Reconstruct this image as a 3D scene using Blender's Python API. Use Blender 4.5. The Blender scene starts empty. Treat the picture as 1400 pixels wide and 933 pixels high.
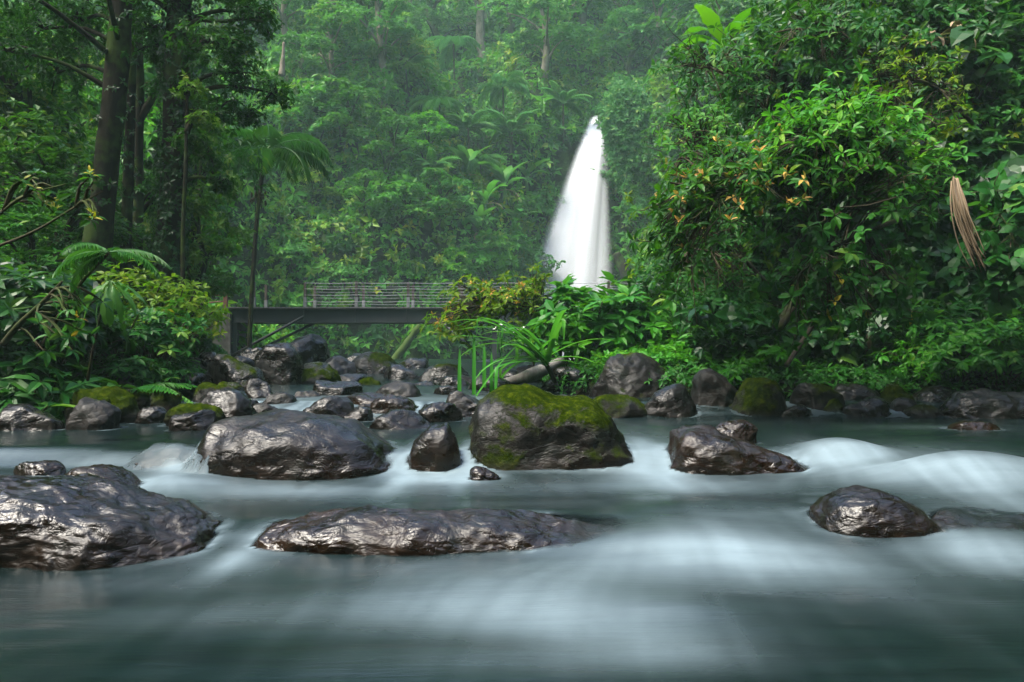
import bpy, math, random
import numpy as np
from mathutils import Vector, Matrix
from mathutils.bvhtree import BVHTree

R = math.radians
rng = np.random.default_rng(7)
random.seed(7)
F, HX, HY, CZ = 1088.9, 700.0, 490.0, 0.9          # focal length in photo pixels, principal column, horizon row, eye height

scene = bpy.context.scene
COL = scene.collection


def W(px, py, D):
    """A point of the place: the pixel's direction taken out to distance D."""
    return np.array([(px - HX) / F * D, D, CZ + (HY - py) / F * D])


# ------------------------------------------------------------------ noise
def _hash(ix, iy, iz, seed):
    h = (ix * 374761393 + iy * 668265263 + iz * 1440662683 + seed * 974634721) & 0xffffffff
    h = ((h ^ (h >> 13)) * 1274126177) & 0xffffffff
    return ((h ^ (h >> 16)) & 0xffff) / 32767.5 - 1.0


def vnoise(P, seed=0):
    P = np.asarray(P, float)
    i = np.floor(P).astype(np.int64)
    f = P - i
    u = f * f * f * (f * (f * 6 - 15) + 10)
    r = 0
    for dx in (0, 1):
        wx = u[:, 0] if dx else 1 - u[:, 0]
        for dy in (0, 1):
            wy = u[:, 1] if dy else 1 - u[:, 1]
            for dz in (0, 1):
                wz = u[:, 2] if dz else 1 - u[:, 2]
                r = r + wx * wy * wz * _hash(i[:, 0] + dx, i[:, 1] + dy, i[:, 2] + dz, seed)
    return r


def fbm(P, octs=4, seed=0, gain=.5):
    a, r, P = 1.0, 0, np.asarray(P, float)
    for o in range(octs):
        r = r + a * vnoise(P, seed + o * 17)
        P = P * 2.03 + 11.3
        a *= gain
    return r


def ridged(P, octs=3, seed=0):
    a, r, P = 1.0, 0, np.asarray(P, float)
    for o in range(octs):
        r = r + a * (1 - 2.2 * np.abs(vnoise(P, seed + o * 31)))
        P = P * 2.1 + 5.7
        a *= .5
    return r


def sstep(x, a=0., b=1.):
    t = np.clip((x - a) / (b - a), 0, 1)
    return t * t * (3 - 2 * t)


def unit(v):
    v = np.asarray(v, float)
    return v / np.maximum(np.linalg.norm(v, axis=-1, keepdims=True), 1e-9)


# ------------------------------------------------------------------ mesh helpers
def raw_mesh(name, V, Fc, attrs=None, smooth=True):
    me = bpy.data.meshes.new(name)
    V = np.ascontiguousarray(V, np.float32)
    Fc = np.ascontiguousarray(Fc, np.int32)
    n, k = Fc.shape
    me.vertices.add(len(V))
    me.vertices.foreach_set('co', V.ravel())
    me.loops.add(n * k)
    me.loops.foreach_set('vertex_index', Fc.ravel())
    me.polygons.add(n)
    me.polygons.foreach_set('loop_start', np.arange(0, n * k, k, dtype=np.int32))
    me.polygons.foreach_set('use_smooth', np.full(n, smooth, bool))
    for an, av in (attrs or {}).items():
        a = me.attributes.new(an, 'FLOAT', 'POINT')
        a.data.foreach_set('value', np.ascontiguousarray(av, np.float32))
    me.update(calc_edges=True)
    me.validate()
    return me


class MB:
    """collects triangles for one mesh"""

    def __init__(s):
        s.V, s.F, s.T, s.n = [], [], [], 0

    def add(s, V, Fc, tint=.5):
        V = np.asarray(V, float).reshape(-1, 3)
        if len(V) == 0:
            return s
        Fc = np.asarray(Fc, int)
        if Fc.shape[1] == 4:
            Fc = np.concatenate([Fc[:, [0, 1, 2]], Fc[:, [0, 2, 3]]])
        s.V.append(V)
        s.F.append(Fc + s.n)
        s.T.append(np.broadcast_to(np.asarray(tint, float), (len(V),)))
        s.n += len(V)
        return s

    def mesh(s, name, mat, smooth=True, origin=None):
        V = np.concatenate(s.V)
        if origin is not None:
            V = V - np.asarray(origin)
        me = raw_mesh(name, V, np.concatenate(s.F), {'tint': np.concatenate(s.T)}, smooth)
        me.materials.append(mat)
        return me


def tube(pts, rad, seg=8, cap=True):
    pts = np.asarray(pts, float)
    n = len(pts)
    rad = np.broadcast_to(np.asarray(rad, float), (n,))
    tan = unit(np.gradient(pts, axis=0))
    a = np.array([0, 0, 1.]) if abs(tan[0, 2]) < .9 else np.array([1., 0, 0])
    V = []
    u = unit(np.cross(tan[0], a))
    for i in range(n):
        u = unit(u - tan[i] * np.dot(u, tan[i]))
        v = np.cross(tan[i], u)
        an = np.arange(seg) * 2 * math.pi / seg
        V.append(pts[i] + rad[i] * (np.cos(an)[:, None] * u + np.sin(an)[:, None] * v))
    V = np.concatenate(V)
    Fc = []
    for i in range(n - 1):
        for j in range(seg):
            k = (j + 1) % seg
            Fc.append((i * seg + j, i * seg + k, (i + 1) * seg + k, (i + 1) * seg + j))
    if cap:
        V = np.concatenate([V, pts[[0, -1]]])
        T = []
        for j in range(seg):
            k = (j + 1) % seg
            T.append((n * seg, k, j, j))
            T.append((n * seg + 1, (n - 1) * seg + j, (n - 1) * seg + k, (n - 1) * seg + k))
        Fq = np.array(Fc)
        F3 = np.concatenate([Fq[:, [0, 1, 2]], Fq[:, [0, 2, 3]], np.array(T)[:, :3]])
        return V, F3
    return V, np.array(Fc)


def smooth_path(pts, n=16):
    pts = np.asarray(pts, float)
    t = np.linspace(0, len(pts) - 1, n)
    out = []
    for x in t:
        i = min(int(x), len(pts) - 2)
        f = x - i
        p0, p1, p2, p3 = pts[max(i - 1, 0)], pts[i], pts[i + 1], pts[min(i + 2, len(pts) - 1)]
        out.append(.5 * (2 * p1 + (p2 - p0) * f + (2 * p0 - 5 * p1 + 4 * p2 - p3) * f * f + (3 * p1 - p0 - 3 * p2 + p3) * f ** 3))
    return np.array(out)


def box(x0, x1, y0, y1, z0, z1):
    V = [(x, y, z) for x in (x0, x1) for y in (y0, y1) for z in (z0, z1)]
    return np.array(V, float), np.array([(0, 1, 3, 2), (4, 6, 7, 5), (0, 4, 5, 1), (2, 3, 7, 6), (0, 2, 6, 4), (1, 5, 7, 3)])


def link(name, me, parent=None, loc=None):
    o = bpy.data.objects.new(name, me)
    COL.objects.link(o)
    if parent is not None:
        o.parent = parent
    if loc is not None:
        o.location = tuple(float(c) for c in loc)
    return o


def tag(o, label=None, cat=None, group=None, kind=None):
    for k, v in (('label', label), ('category', cat), ('group', group), ('kind', kind)):
        if v:
            o[k] = v
    return o


# ------------------------------------------------------------------ materials
class NT:
    def __init__(s, name):
        s.m = bpy.data.materials.new(name)
        s.m.use_nodes = True
        s.t = s.m.node_tree
        s.t.nodes.clear()
        s.out = s.t.nodes.new('ShaderNodeOutputMaterial')

    def n(s, typ, **kw):
        nd = s.t.nodes.new('ShaderNode' + typ)
        for k, v in kw.items():
            if k.startswith('_'):
                setattr(nd, k[1:], v)
        for k, v in kw.items():
            if k.startswith('_'):
                continue
            key = int(k[1:]) if k[0] == 'i' and k[1:].isdigit() else k.replace('__', ' ')
            s.set(nd.inputs[key], v)
        return nd

    def set(s, sock, v):
        if isinstance(v, bpy.types.NodeSocket):
            s.t.links.new(v, sock)
        elif isinstance(v, bpy.types.Node):
            s.t.links.new(v.outputs[0], sock)
        else:
            if isinstance(v, (tuple, list)) and len(v) == 3 and sock.type == 'RGBA':
                v = (*v, 1)
            sock.default_value = v

    def math(s, op, a, b=0., clamp=False):
        return s.n('Math', _operation=op, _use_clamp=clamp, i0=a, i1=b).outputs[0]

    def mix(s, f, a, b):
        nd = s.t.nodes.new('ShaderNodeMix')
        nd.data_type = 'RGBA'
        s.set(nd.inputs[0], f)
        s.set(nd.inputs[6], a)
        s.set(nd.inputs[7], b)
        return nd.outputs[2]

    def ramp(s, f, stops):
        nd = s.t.nodes.new('ShaderNodeValToRGB')
        e = nd.color_ramp.elements
        while len(e) < len(stops):
            e.new(.5)
        for el, (p, c) in zip(e, stops):
            el.position = p
            el.color = (*c, 1) if len(c) == 3 else c
        s.set(nd.inputs[0], f)
        return nd.outputs[0]

    def rng(s, f, a, b, c=0., d=1.):
        nd = s.n('MapRange', i0=f, i1=a, i2=b, i3=c, i4=d)
        nd.clamp = True
        return nd.outputs[0]

    def noise(s, vec, scale, detail=4., rough=.55, dist=0.):
        return s.n('TexNoise', Vector=vec, Scale=scale, Detail=detail, Roughness=rough, Distortion=dist).outputs[0]

    def done(s, sh):
        s.t.links.new(sh if isinstance(sh, bpy.types.NodeSocket) else sh.outputs[0], s.out.inputs[0])
        return s.m


def leaf_mat(name, stops, rough=.46, trans=.32, spec=.2, vary=.5):
    t = NT(name)
    a = t.n('Attribute', _attribute_name='tint').outputs['Fac']
    c = t.ramp(a, stops)
    rnd = t.n('ObjectInfo').outputs['Random']
    hs = t.n('HueSaturation', Hue=t.rng(rnd, 0, 1, .5 - .022 * vary, .5 + .02 * vary), Saturation=t.rng(rnd, 0, 1, 1.05, .9),
             Value=t.rng(t.math('FRACT', t.math('MULTIPLY', rnd, 7.3)), 0, 1, 1 - .3 * vary, 1 + .3 * vary), Color=c)
    p = t.n('BsdfPrincipled', Base__Color=hs.outputs[0], Roughness=rough)
    p.inputs['Specular IOR Level'].default_value = spec
    tr = t.n('BsdfTranslucent', Color=t.mix(.35, hs.outputs[0], (.11, .36, .01)))
    return t.done(t.n('MixShader', i0=trans, i1=p.outputs[0], i2=tr.outputs[0]))


def bark_mat(name, a, b, scale=6., moss=0.):
    t = NT(name)
    co = t.n('TexCoord').outputs['Object']
    st = t.n('Mapping', Vector=co, Scale=(1, 1, .25)).outputs[0]
    n1 = t.noise(st, scale, 8, .7, .6)
    n2 = t.noise(co, 1.7, 6, .6)
    c = t.ramp(n1, [(.3, a), (.7, b)])
    if moss:
        c = t.mix(t.rng(n2, .62 - .3 * moss, .75 - .3 * moss), c, (.035, .06, .012))
    bp = t.n('Bump', Strength=.6, Distance=.03, Height=n1)
    return t.done(t.n('BsdfPrincipled', Base__Color=c, Roughness=.9, Specular__IOR__Level=.15, Normal=bp.outputs[0]))


def plain_mat(name, c, rough=.6, metal=0., dirt=.35, scale=8.):
    t = NT(name)
    co = t.n('TexCoord').outputs['Object']
    n1 = t.noise(co, scale, 6)
    d = tuple(x * (1 - dirt) for x in c)
    bp = t.n('Bump', Strength=.25, Distance=.01, Height=n1)
    return t.done(t.n('BsdfPrincipled', Base__Color=t.ramp(n1, [(.35, d), (.65, c)]), Roughness=rough, Metallic=metal, Normal=bp.outputs[0]))


def rock_material():
    t = NT('wet_rock')
    oi = t.n('ObjectInfo')
    rnd = oi.outputs['Random']
    sep = t.n('SeparateColor', Color=oi.outputs['Color'])
    moss_p, brown_p, wet_p = sep.outputs[0], sep.outputs[1], sep.outputs[2]
    tco = t.n('TexCoord').outputs['Object']
    off = t.n('CombineXYZ', X=t.math('MULTIPLY', rnd, 37.), Y=t.math('MULTIPLY', rnd, 91.), Z=t.math('MULTIPLY', rnd, 13.)).outputs[0]
    co = t.n('VectorMath', _operation='ADD', i0=tco, i1=off).outputs[0]
    n_big = t.noise(co, 2.3, 6, .6, .4)
    n_mid = t.noise(t.n('Mapping', Vector=co, Scale=(1., 1., 1.9), Rotation=(.3, .5, 0)).outputs[0], 4.6, 8, .60, 1.6)
    n_fine = t.noise(co, 38., 6, .65)
    grey = t.ramp(n_mid, [(.25, (.0012, .0012, .0012)), (.5, (.0040, .0042, .0042)), (.8, (.0135, .0145, .0145))])
    brown = t.ramp(n_mid, [(.25, (.0020, .0010, .0004)), (.55, (.0095, .0043, .0013)), (.85, (.024, .0110, .0032))])
    z = t.n('SeparateXYZ', Vector=tco).outputs[2]
    low = t.rng(t.math('ADD', z, t.math('MULTIPLY', n_big, .16)), .10, .34, 1., 0.)
    bf = t.math('ADD', t.math('MULTIPLY', brown_p, t.rng(n_big, .35, .65)), t.math('MULTIPLY', low, t.math('MULTIPLY', brown_p, 1.1)), True)
    c = t.mix(bf, grey, brown)
    c = t.mix(t.rng(t.noise(co, 3.1, 6, .65), .52, .68, 0., .6), c, (.008, .0105, .0065))
    # lichen flecks
    fl = t.rng(t.noise(co, 55., 3, .6), .66, .72)
    c = t.mix(t.math('MULTIPLY', fl, .35), c, (.05, .05, .045))
    # moss
    nz = t.n('SeparateXYZ', Vector=t.n('NewGeometry').outputs['Normal']).outputs[2]
    mm = t.math('ADD', t.math('MULTIPLY', t.math('SUBTRACT', n_big, .5), 2.2), t.math('ADD', t.math('MULTIPLY', nz, .35), t.math('MULTIPLY', t.math('SUBTRACT', n_fine, .5), .5)))
    thr = t.rng(moss_p, 0, 1, 1.3, -.55)
    mk = t.math('MULTIPLY', t.rng(t.math('SUBTRACT', mm, thr), -.06, .16), t.rng(z, .06, .18), True)
    mc = t.ramp(t.noise(co, 16., 8, .78), [(.30, (.003, .007, .001)), (.50, (.014, .025, .002)), (.72, (.060, .078, .005))])
    c = t.mix(mk, c, mc)
    rough = t.math('ADD', t.rng(n_mid, .3, .7, .07, .26), t.math('MULTIPLY', t.math('SUBTRACT', 1., wet_p), .30))
    n_dry = t.noise(co, 1.1, 5, .6, .5)
    rough = t.math('ADD', rough, t.rng(n_dry, .48, .66, 0., .34))
    rough = t.math('ADD', rough, t.math('MULTIPLY', mk, .5), True)
    def crease(sc, w, d):
        nn = t.noise(t.n('Mapping', Vector=co, Scale=(1., 1., 1.7), Rotation=(.4, .3, .2)).outputs[0], sc, 3, .5, d)
        return t.math('MULTIPLY', t.rng(t.math('ABSOLUTE', t.math('SUBTRACT', nn, .5)), 0, w), 1.)
    h = t.math('ADD', t.math('MULTIPLY', n_mid, .9), t.math('MULTIPLY', n_fine, .07))
    h = t.math('ADD', h, t.math('ADD', t.math('MULTIPLY', crease(3.2, .05, 1.2), .16), t.math('MULTIPLY', crease(8., .06, 1.6), .08)))
    h = t.math('ADD', h, t.math('MULTIPLY', crease(24., .10, 1.), .02))
    h = t.math('ADD', h, t.math('MULTIPLY', mk, t.math('MULTIPLY', t.noise(co, 60., 5, .7), 1.6)))
    bp = t.n('Bump', Strength=.5, Distance=.026, Height=h)
    p = t.n('BsdfPrincipled', Base__Color=c, Roughness=rough, Normal=bp.outputs[0])
    p.inputs['IOR'].default_value = 1.55
    t.set(p.inputs['Specular IOR Level'], t.math('MULTIPLY', t.math('SUBTRACT', 1., mk), t.rng(wet_p, 0, 1, .06, .32)))
    return t.done(p)


def water_material():
    t = NT('river_water')
    foam = t.n('Attribute', _attribute_name='foam').outputs['Fac']
    alpha = t.n('Attribute', _attribute_name='alpha').outputs['Fac']
    co = t.n('TexCoord').outputs['Object']
    s1 = t.noise(t.n('Mapping', Vector=co, Scale=(1.1, 9., 4.)).outputs[0], 1.6, 5, .55, .5)
    s2 = t.noise(t.n('Mapping', Vector=co, Scale=(2.5, 26., 8.)).outputs[0], 2.2, 3, .5, .3)
    st = t.math('ADD', t.math('MULTIPLY', s1, .65), t.math('MULTIPLY', s2, .35))
    f = t.math('MULTIPLY', foam, t.rng(st, .30, .68, .94, 1.04), True)
    deep = t.mix(t.rng(s1, .35, .65), (.0025, .0065, .0065), (.004, .0105, .0105))
    c = t.mix(f, deep, (.16, .215, .240))  # white water darkened in colour in place of canopy shade over the stream
    bp = t.n('Bump', Strength=.10, Distance=.04, Height=st)
    p = t.n('BsdfPrincipled', Base__Color=c, Roughness=t.rng(f, 0, .6, .20, .55), Normal=bp.outputs[0])
    p.inputs['IOR'].default_value = 1.33
    p.inputs['Specular IOR Level'].default_value = .4
    tr = t.n('BsdfTransparent')
    return t.done(t.n('MixShader', i0=alpha, i1=tr.outputs[0], i2=p.outputs[0]))


def fall_material():
    t = NT('falling_water')
    alpha = t.n('Attribute', _attribute_name='alpha').outputs['Fac']
    d = t.n('BsdfDiffuse', Color=(.93, .95, .97))
    tl = t.n('BsdfTranslucent', Color=(.93, .95, .97))
    m = t.n('MixShader', i0=.45, i1=d.outputs[0], i2=tl.outputs[0])
    return t.done(t.n('MixShader', i0=alpha, i1=t.n('BsdfTransparent').outputs[0], i2=m.outputs[0]))


def soil_material():
    t = NT('forest_soil')
    co = t.n('TexCoord').outputs['Object']
    n1 = t.noise(co, .9, 8, .65)
    n2 = t.noise(co, 5., 6)
    c = t.ramp(n2, [(.3, (.003, .003, .002)), (.7, (.010, .008, .005))])
    c = t.mix(t.rng(n1, .42, .58), c, t.ramp(n2, [(.3, (.012, .024, .006)), (.7, (.03, .055, .012))]))
    bp = t.n('Bump', Strength=.6, Distance=.15, Height=n2)
    return t.done(t.n('BsdfPrincipled', Base__Color=c, Roughness=.95, Specular__IOR__Level=.1, Normal=bp.outputs[0]))


M = {
    'rock': rock_material(), 'water': water_material(), 'fall': fall_material(), 'soil': soil_material(),
    'bark': bark_mat('dark_bark', (.007, .006, .004), (.026, .021, .014), 7., .5),
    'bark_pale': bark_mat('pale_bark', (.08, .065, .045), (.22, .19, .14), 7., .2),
    'twig': bark_mat('twig_bark', (.02, .018, .010), (.06, .05, .03), 9., .3),
    'drift': bark_mat('driftwood', (.09, .08, .07), (.26, .25, .24), 9.),
    'mossy': bark_mat('mossy_wood', (.03, .05, .012), (.09, .12, .02), 9., 1.),
    'deep': leaf_mat('deep_green_leaf', [(0, (.004, .036, .003)), (.5, (.010, .080, .006)), (.85, (.024, .125, .008)), (1, (.08, .17, .012))], spec=.16),  # on the near banks this darker green also stands for canopy shade
    'mid': leaf_mat('mid_green_leaf', [(0, (.008, .070, .006)), (.5, (.021, .138, .010)), (.85, (.048, .195, .012)), (1, (.13, .23, .02))], spec=.16),
    'shade': leaf_mat('shaded_glossy_leaf', [(0, (.002, .020, .003)), (.5, (.005, .048, .005)), (.85, (.014, .086, .008)), (1, (.05, .13, .012))], rough=.38, spec=.28),  # darkest leaf: canopy shade of the near banks put into the colour
    'lime': leaf_mat('yellow_green_leaf', [(0, (.022, .064, .003)), (.5, (.060, .138, .004)), (.85, (.120, .195, .006)), (1, (.21, .24, .01))], trans=.42, spec=.16),
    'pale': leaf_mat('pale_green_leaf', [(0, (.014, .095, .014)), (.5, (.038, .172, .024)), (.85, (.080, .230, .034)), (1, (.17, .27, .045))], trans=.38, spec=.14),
    'bright': leaf_mat('bright_green_leaf', [(0, (.010, .095, .003)), (.5, (.030, .190, .004)), (.85, (.068, .260, .008)), (1, (.15, .30, .02))], rough=.40, trans=.42, spec=.2),
    'frond': leaf_mat('palm_frond', [(0, (.014, .062, .009)), (.5, (.034, .115, .014)), (1, (.08, .170, .02))], rough=.4, spec=.2),
    'orange': leaf_mat('young_orange_leaf', [(0, (.20, .13, .02)), (.5, (.36, .17, .025)), (1, (.48, .30, .04))], vary=.2),
    'yellow': leaf_mat('yellow_leaf', [(0, (.20, .22, .02)), (.5, (.34, .30, .02)), (1, (.42, .34, .02))], vary=.2),
    'dead': leaf_mat('dead_frond', [(0, (.10, .065, .035)), (.5, (.20, .14, .08)), (1, (.30, .23, .15))], rough=.7, trans=.15, vary=.2),
    'petal': plain_mat('white_petal', (.75, .75, .72), .5),
    'steel': plain_mat('bridge_paint', (.011, .015, .019), .65, dirt=.3, scale=3.),
    'deck': plain_mat('deck_board', (.11, .11, .105), .75, dirt=.5),
    'post': plain_mat('post_wood', (.045, .030, .022), .7),
    'collar': plain_mat('post_sleeve', (.15, .16, .16), .6),
    'wire': plain_mat('railing_wire', (.30, .32, .32), .5, .3),
    'rust': plain_mat('rusty_post', (.12, .045, .025), .8),
    'concrete': plain_mat('old_concrete', (.075, .072, .066), .85, dirt=.6, scale=4.),
}

# ------------------------------------------------------------------ terrain
LB = np.array([(-9, -80), (-8.0, 4), (-6.2, 7.2), (-4.5, 8.3), (-3.7, 9.3), (-3.9, 12), (-7, 20), (-10.3, 30), (-12, 45), (-12, 70)], float)
RB = np.array([(9.5, -80), (9.4, 8.0), (7.6, 9.3), (1.6, 9.6), (.3, 10.4), (.1, 12), (2.6, 20), (5.2, 30), (7.5, 45), (9, 70)], float)
BW = np.array([(-120, 20), (-26, 40), (-12, 47), (-3, 49.5), (1.6, 55.5), (3.2, 60), (7.6, 60), (9.0, 54.5), (11.5, 46), (16, 36), (120, 15)], float)


def pdist(x, y, L):
    d = np.full(x.shape, 1e9)
    for (ax, ay), (bx, by) in zip(L[:-1], L[1:]):
        ux, uy = bx - ax, by - ay
        t = np.clip(((x - ax) * ux + (y - ay) * uy) / (ux * ux + uy * uy), 0, 1)
        d = np.minimum(d, np.hypot(x - ax - t * ux, y - ay - t * uy))
    return d


def base_level(y):
    """water level down the middle of the stream, lowest near the viewer"""
    return np.interp(y, [-60, 3.0, 5.8, 8.6, 9.3, 10.5, 11.2, 13, 14, 20, 30, 70], [0, 0, .25, .25, .40, .42, .52, .55, .62, .80, .85, .86])


def T(x, y):
    x, y = np.broadcast_arrays(np.asarray(x, float), np.asarray(y, float))
    sh = x.shape
    x, y = x.ravel(), y.ravel()
    dL = np.where(x < np.interp(y, LB[:, 1], LB[:, 0]), pdist(x, y, LB), 0)
    dR = np.where(x > np.interp(y, RB[:, 1], RB[:, 0]), pdist(x, y, RB), 0)
    dB = np.where(y > np.interp(x, BW[:, 0], BW[:, 1]), pdist(x, y, BW), 0)
    P = np.stack([x, y, np.zeros_like(x)], 1)
    big = fbm(P * .16, 3, 3)
    sm = fbm(P * .8, 4, 5)
    bed = base_level(y) - .40
    hL = .55 * sstep(dL / .7) + .28 * np.clip(dL, 0, 4) + .42 * np.clip(dL - 4, 0, 6) + 1.0 * np.clip(dL - 10, 0, 40)
    near = sstep(y, 24, 34)
    hR = .45 * sstep(dR / .6) + .22 * np.clip(dR, 0, 1.9) + 3.0 * np.clip(dR - 1.9, 0, 3.6) + (1.0 + near * .3) * np.clip(dR - 5.5, 0, 40)
    wall = np.interp(x, [-40, -14, -5, -2, 1.8, 8, 12, 20], [8, 10, 11.5, 13, 19, 19, 17, 14])
    st = 6.
    hB = st * np.clip(dB, 0, wall / st) + .95 * np.clip(dB - wall / st, 0, 60)
    hC = 1.6 * np.clip(-y - 7, 0, 60)  # unseen rise behind the camera, added to block low sky light
    h = np.maximum.reduce([hL, hR, hB, hC])
    out = sstep(np.maximum.reduce([dL, dR, dB]) / 2.5)
    h = np.minimum(h, 48) + out * (big * (1.1 + 1.0 * sstep(y, 34, 44)) * np.clip(h / 5, .15, 1.6) + sm * .22)
    return (bed + h).reshape(sh)


def grid_lines(*segs):
    L = [np.arange(a, b, s) for a, b, s in segs]
    return np.concatenate(L + [[segs[-1][1]]])


gx = grid_lines((-92, -30, 3), (-30, -14, .8), (-14, 14, .3), (14, 30, .8), (30, 92, 3))
gy = grid_lines((-62, -6, 3), (-6, 42, .4), (42, 66, .25), (66, 84, .8), (84, 140, 3))
GX, GY = np.meshgrid(gx, gy)
GZ = T(GX, GY)
# cliffs lean and bulge a little sideways so that the face is not a clean ramp
nxv, nyv = len(gx), len(gy)
idx = np.arange(nxv * nyv).reshape(nyv, nxv)
quads = np.stack([idx[:-1, :-1].ravel(), idx[:-1, 1:].ravel(), idx[1:, 1:].ravel(), idx[1:, :-1].ravel()], 1)
gme = raw_mesh('ground', np.stack([GX.ravel(), GY.ravel(), GZ.ravel()], 1), quads)
gme.materials.append(M['soil'])
tag(link('ground', gme), kind='structure')


def Tn(x, y):
    e = .25
    gxv = (T(x + e, y) - T(x - e, y)) / (2 * e)
    gyv = (T(x, y + e) - T(x, y - e)) / (2 * e)
    return unit(np.stack([-gxv, -gyv, np.ones_like(gxv)], -1))


def hit(px, py, d0=9., d1=110.):
    d = np.arange(d0, d1, .12)
    x = (px - HX) / F * d
    z = CZ + (HY - py) / F * d
    g = T(x, d) > z
    i = int(np.argmax(g)) if g.any() else len(d) - 1
    return np.array([x[i], d[i], z[i]])


# ------------------------------------------------------------------ rocks
_ico = {}


def ico(level):
    if level not in _ico:
        import bmesh
        bm = bmesh.new()
        bmesh.ops.create_icosphere(bm, subdivisions=level, radius=1)
        V = np.array([v.co[:] for v in bm.verts])
        Fc = np.array([[v.index for v in f.verts] for f in bm.faces])
        bm.free()
        _ico[level] = (unit(V), Fc)
    return _ico[level]


ROCKV, ROCKF, _rn = [], [], [0]


def rock(label, x0, x1, yt, yb, D, prof=None, dep=.8, seed=0, moss=.1, brown=.3, wet=.7, lvl=None, group='boulders in the stream',
         rough=1., amp=1., e=2.5, cuts=7, zb=None, name='boulder', sink=.25):
    r = np.random.default_rng(seed + 1000)
    w = (x1 - x0) / F * D
    ry = w * dep / 2
    cx = ((x0 + x1) / 2 - HX) / F * D
    if zb is None:
        zb = CZ + (HY - yb) / F * (D - ry * .8)
    zt = CZ + (HY - yt) / F * D
    h = max(zt - zb, .06)
    if lvl is None:
        lvl = 7 if x1 - x0 > 300 else 6 if x1 - x0 > 110 else 5
    p, Fc = ico(lvl)
    p = p / (np.sum(np.abs(p) ** e, 1, keepdims=True) ** (1 / e))
    if prof is not None:
        cuts, e = 0, max(e, 3.0)
    p = ico(lvl)[0]
    p = p / (np.sum(np.abs(p) ** e, 1, keepdims=True) ** (1 / e))
    for k in range(cuts):
        nn = unit(r.normal(size=3) * (1, 1, .6))
        c = r.uniform(.70, .95)
        ov = np.maximum(0, p @ nn - c)
        p = p - nn * (ov * .85)[:, None]
    if prof is not None:
        u = np.array([(q[0] - (x0 + x1) / 2) / ((x1 - x0) / 2) for q in prof])
        v = np.array([(CZ + (HY - q[1]) / F * D - zb) / h for q in prof])
        sx = np.clip(np.abs(p[:, 0]), 0, .995)
        mz = (1 - sx ** e) ** (1 / e)
        zn = np.clip(p[:, 2] / mz, -1, 1)
        H = np.interp(p[:, 0], u, v)
        zup = np.where(zn > 0, zn * H, zn * .9)
    else:
        zup = p[:, 2].copy()
        tilt = r.normal() * .16
        zup = np.where(zup > 0, zup * (1 + tilt * p[:, 0]), zup)
    V = np.stack([p[:, 0] * w / 2, p[:, 1] * ry, np.where(zup > 0, zup * h, zup * (h * .4 + sink))], 1)
    size = min(w, 2 * ry, 1.6 * h + .1)
    nrm = unit(p * np.array([1 / w, 1 / (2 * ry), 1 / (1.5 * h)]))
    q = V / size + seed * 3.17
    d = .080 * amp * fbm(q * 1.7, 3, seed) + .020 * ridged(q * np.array([3., 3., 4.6]) + .4 * fbm(q * 3, 2, seed + 3)[:, None], 4, seed + 5) * rough + .010 * fbm(q * 15, 3, seed + 9) * rough
    if prof is not None:
        d = d * .7 - .02
    V = V + nrm * (d * size)[:, None]
    me = raw_mesh(name, V, Fc)
    me.materials.append(M['rock'])
    o = link(name, me, loc=(cx, D, zb))
    o.color = (moss, brown, wet, 1)
    tag(o, label, 'rock', group)
    ROCKV.append(V + np.array([cx, D, zb]))
    ROCKF.append(Fc + _rn[0])
    _rn[0] += len(V)
    return o


NEAR = 'big wet boulders of the near stream'
rock('largest near wet boulder, cut off at the edge, with wrinkled shiny blue-grey top', -150, 304, 650, 800, 3.85,
     [(-150, 690), (-80, 658), (0, 651), (100, 653), (150, 660), (205, 680), (260, 701), (290, 716), (302, 748), (304, 775)], .62, 3, .12, .75, 1., group=NEAR, rough=1.35)
rock('long low brown boulder with one bright silvery wet end, water sliding over the other', 330, 878, 700, 785, 3.85,
     [(330, 775), (345, 745), (368, 716), (400, 705), (440, 701), (520, 701), (600, 702), (660, 704), (720, 710), (790, 718), (840, 724), (884, 746)], .30, 11, .0, 1., 1., group=NEAR, rough=1.25)
rock('broad grey boulder with wide pitted dome, midstream, beside the small brown rock', 263, 554, 565, 660, 5.75,
     [(263, 650), (285, 608), (308, 580), (350, 568), (420, 566), (480, 574), (520, 600), (544, 622), (554, 652)], .75, 21, .05, .55, .8, group=NEAR)
rock('small brown wedge rock with a thin trickle down it, between two big boulders', 558, 634, 575, 650, 5.6,
     [(558, 640), (568, 607), (588, 582), (612, 577), (626, 597), (634, 618)], .9, 31, .0, 1., .75, group=NEAR)
rock('blocky dark boulder topped with green moss and a bare grey cap', 636, 872, 528, 658, 5.95,
     [(636, 640), (645, 590), (658, 552), (690, 533), (720, 528), (760, 538), (805, 541), (832, 560), (853, 590), (869, 625), (872, 640)], .8, 41, .62, .6, .55, group=NEAR, e=3.2)
rock('low red-brown rock with shiny crumpled top, beside the blocky mossy boulder', 908, 1106, 583, 652, 5.7,
     [(908, 632), (922, 596), (940, 586), (975, 588), (1003, 597), (1032, 606), (1072, 622), (1106, 642)], .7, 51, .03, 1., 1., group=NEAR, rough=1.3)
rock('rounded black rock with glinting face, splitting the near white water', 1110, 1285, 666, 757, 3.95,
     [(1110, 740), (1116, 702), (1132, 680), (1158, 669), (1188, 667), (1218, 674), (1250, 692), (1285, 722)], .8, 61, .0, .5, 1., group=NEAR, rough=1.1, amp=.35)
rock('brown boulder under a sliding sheet of water at the edge', 1225, 1480, 704, 770, 4.0, None, .6, 66, .0, .9, .8, group=NEAR)
rock('small dark brown rock peeking over the largest near boulder', 88, 196, 632, 672, 4.9, [(88, 655), (110, 637), (140, 633), (165, 645), (196, 668)], .7, 71, .0, 1., .8)
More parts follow.
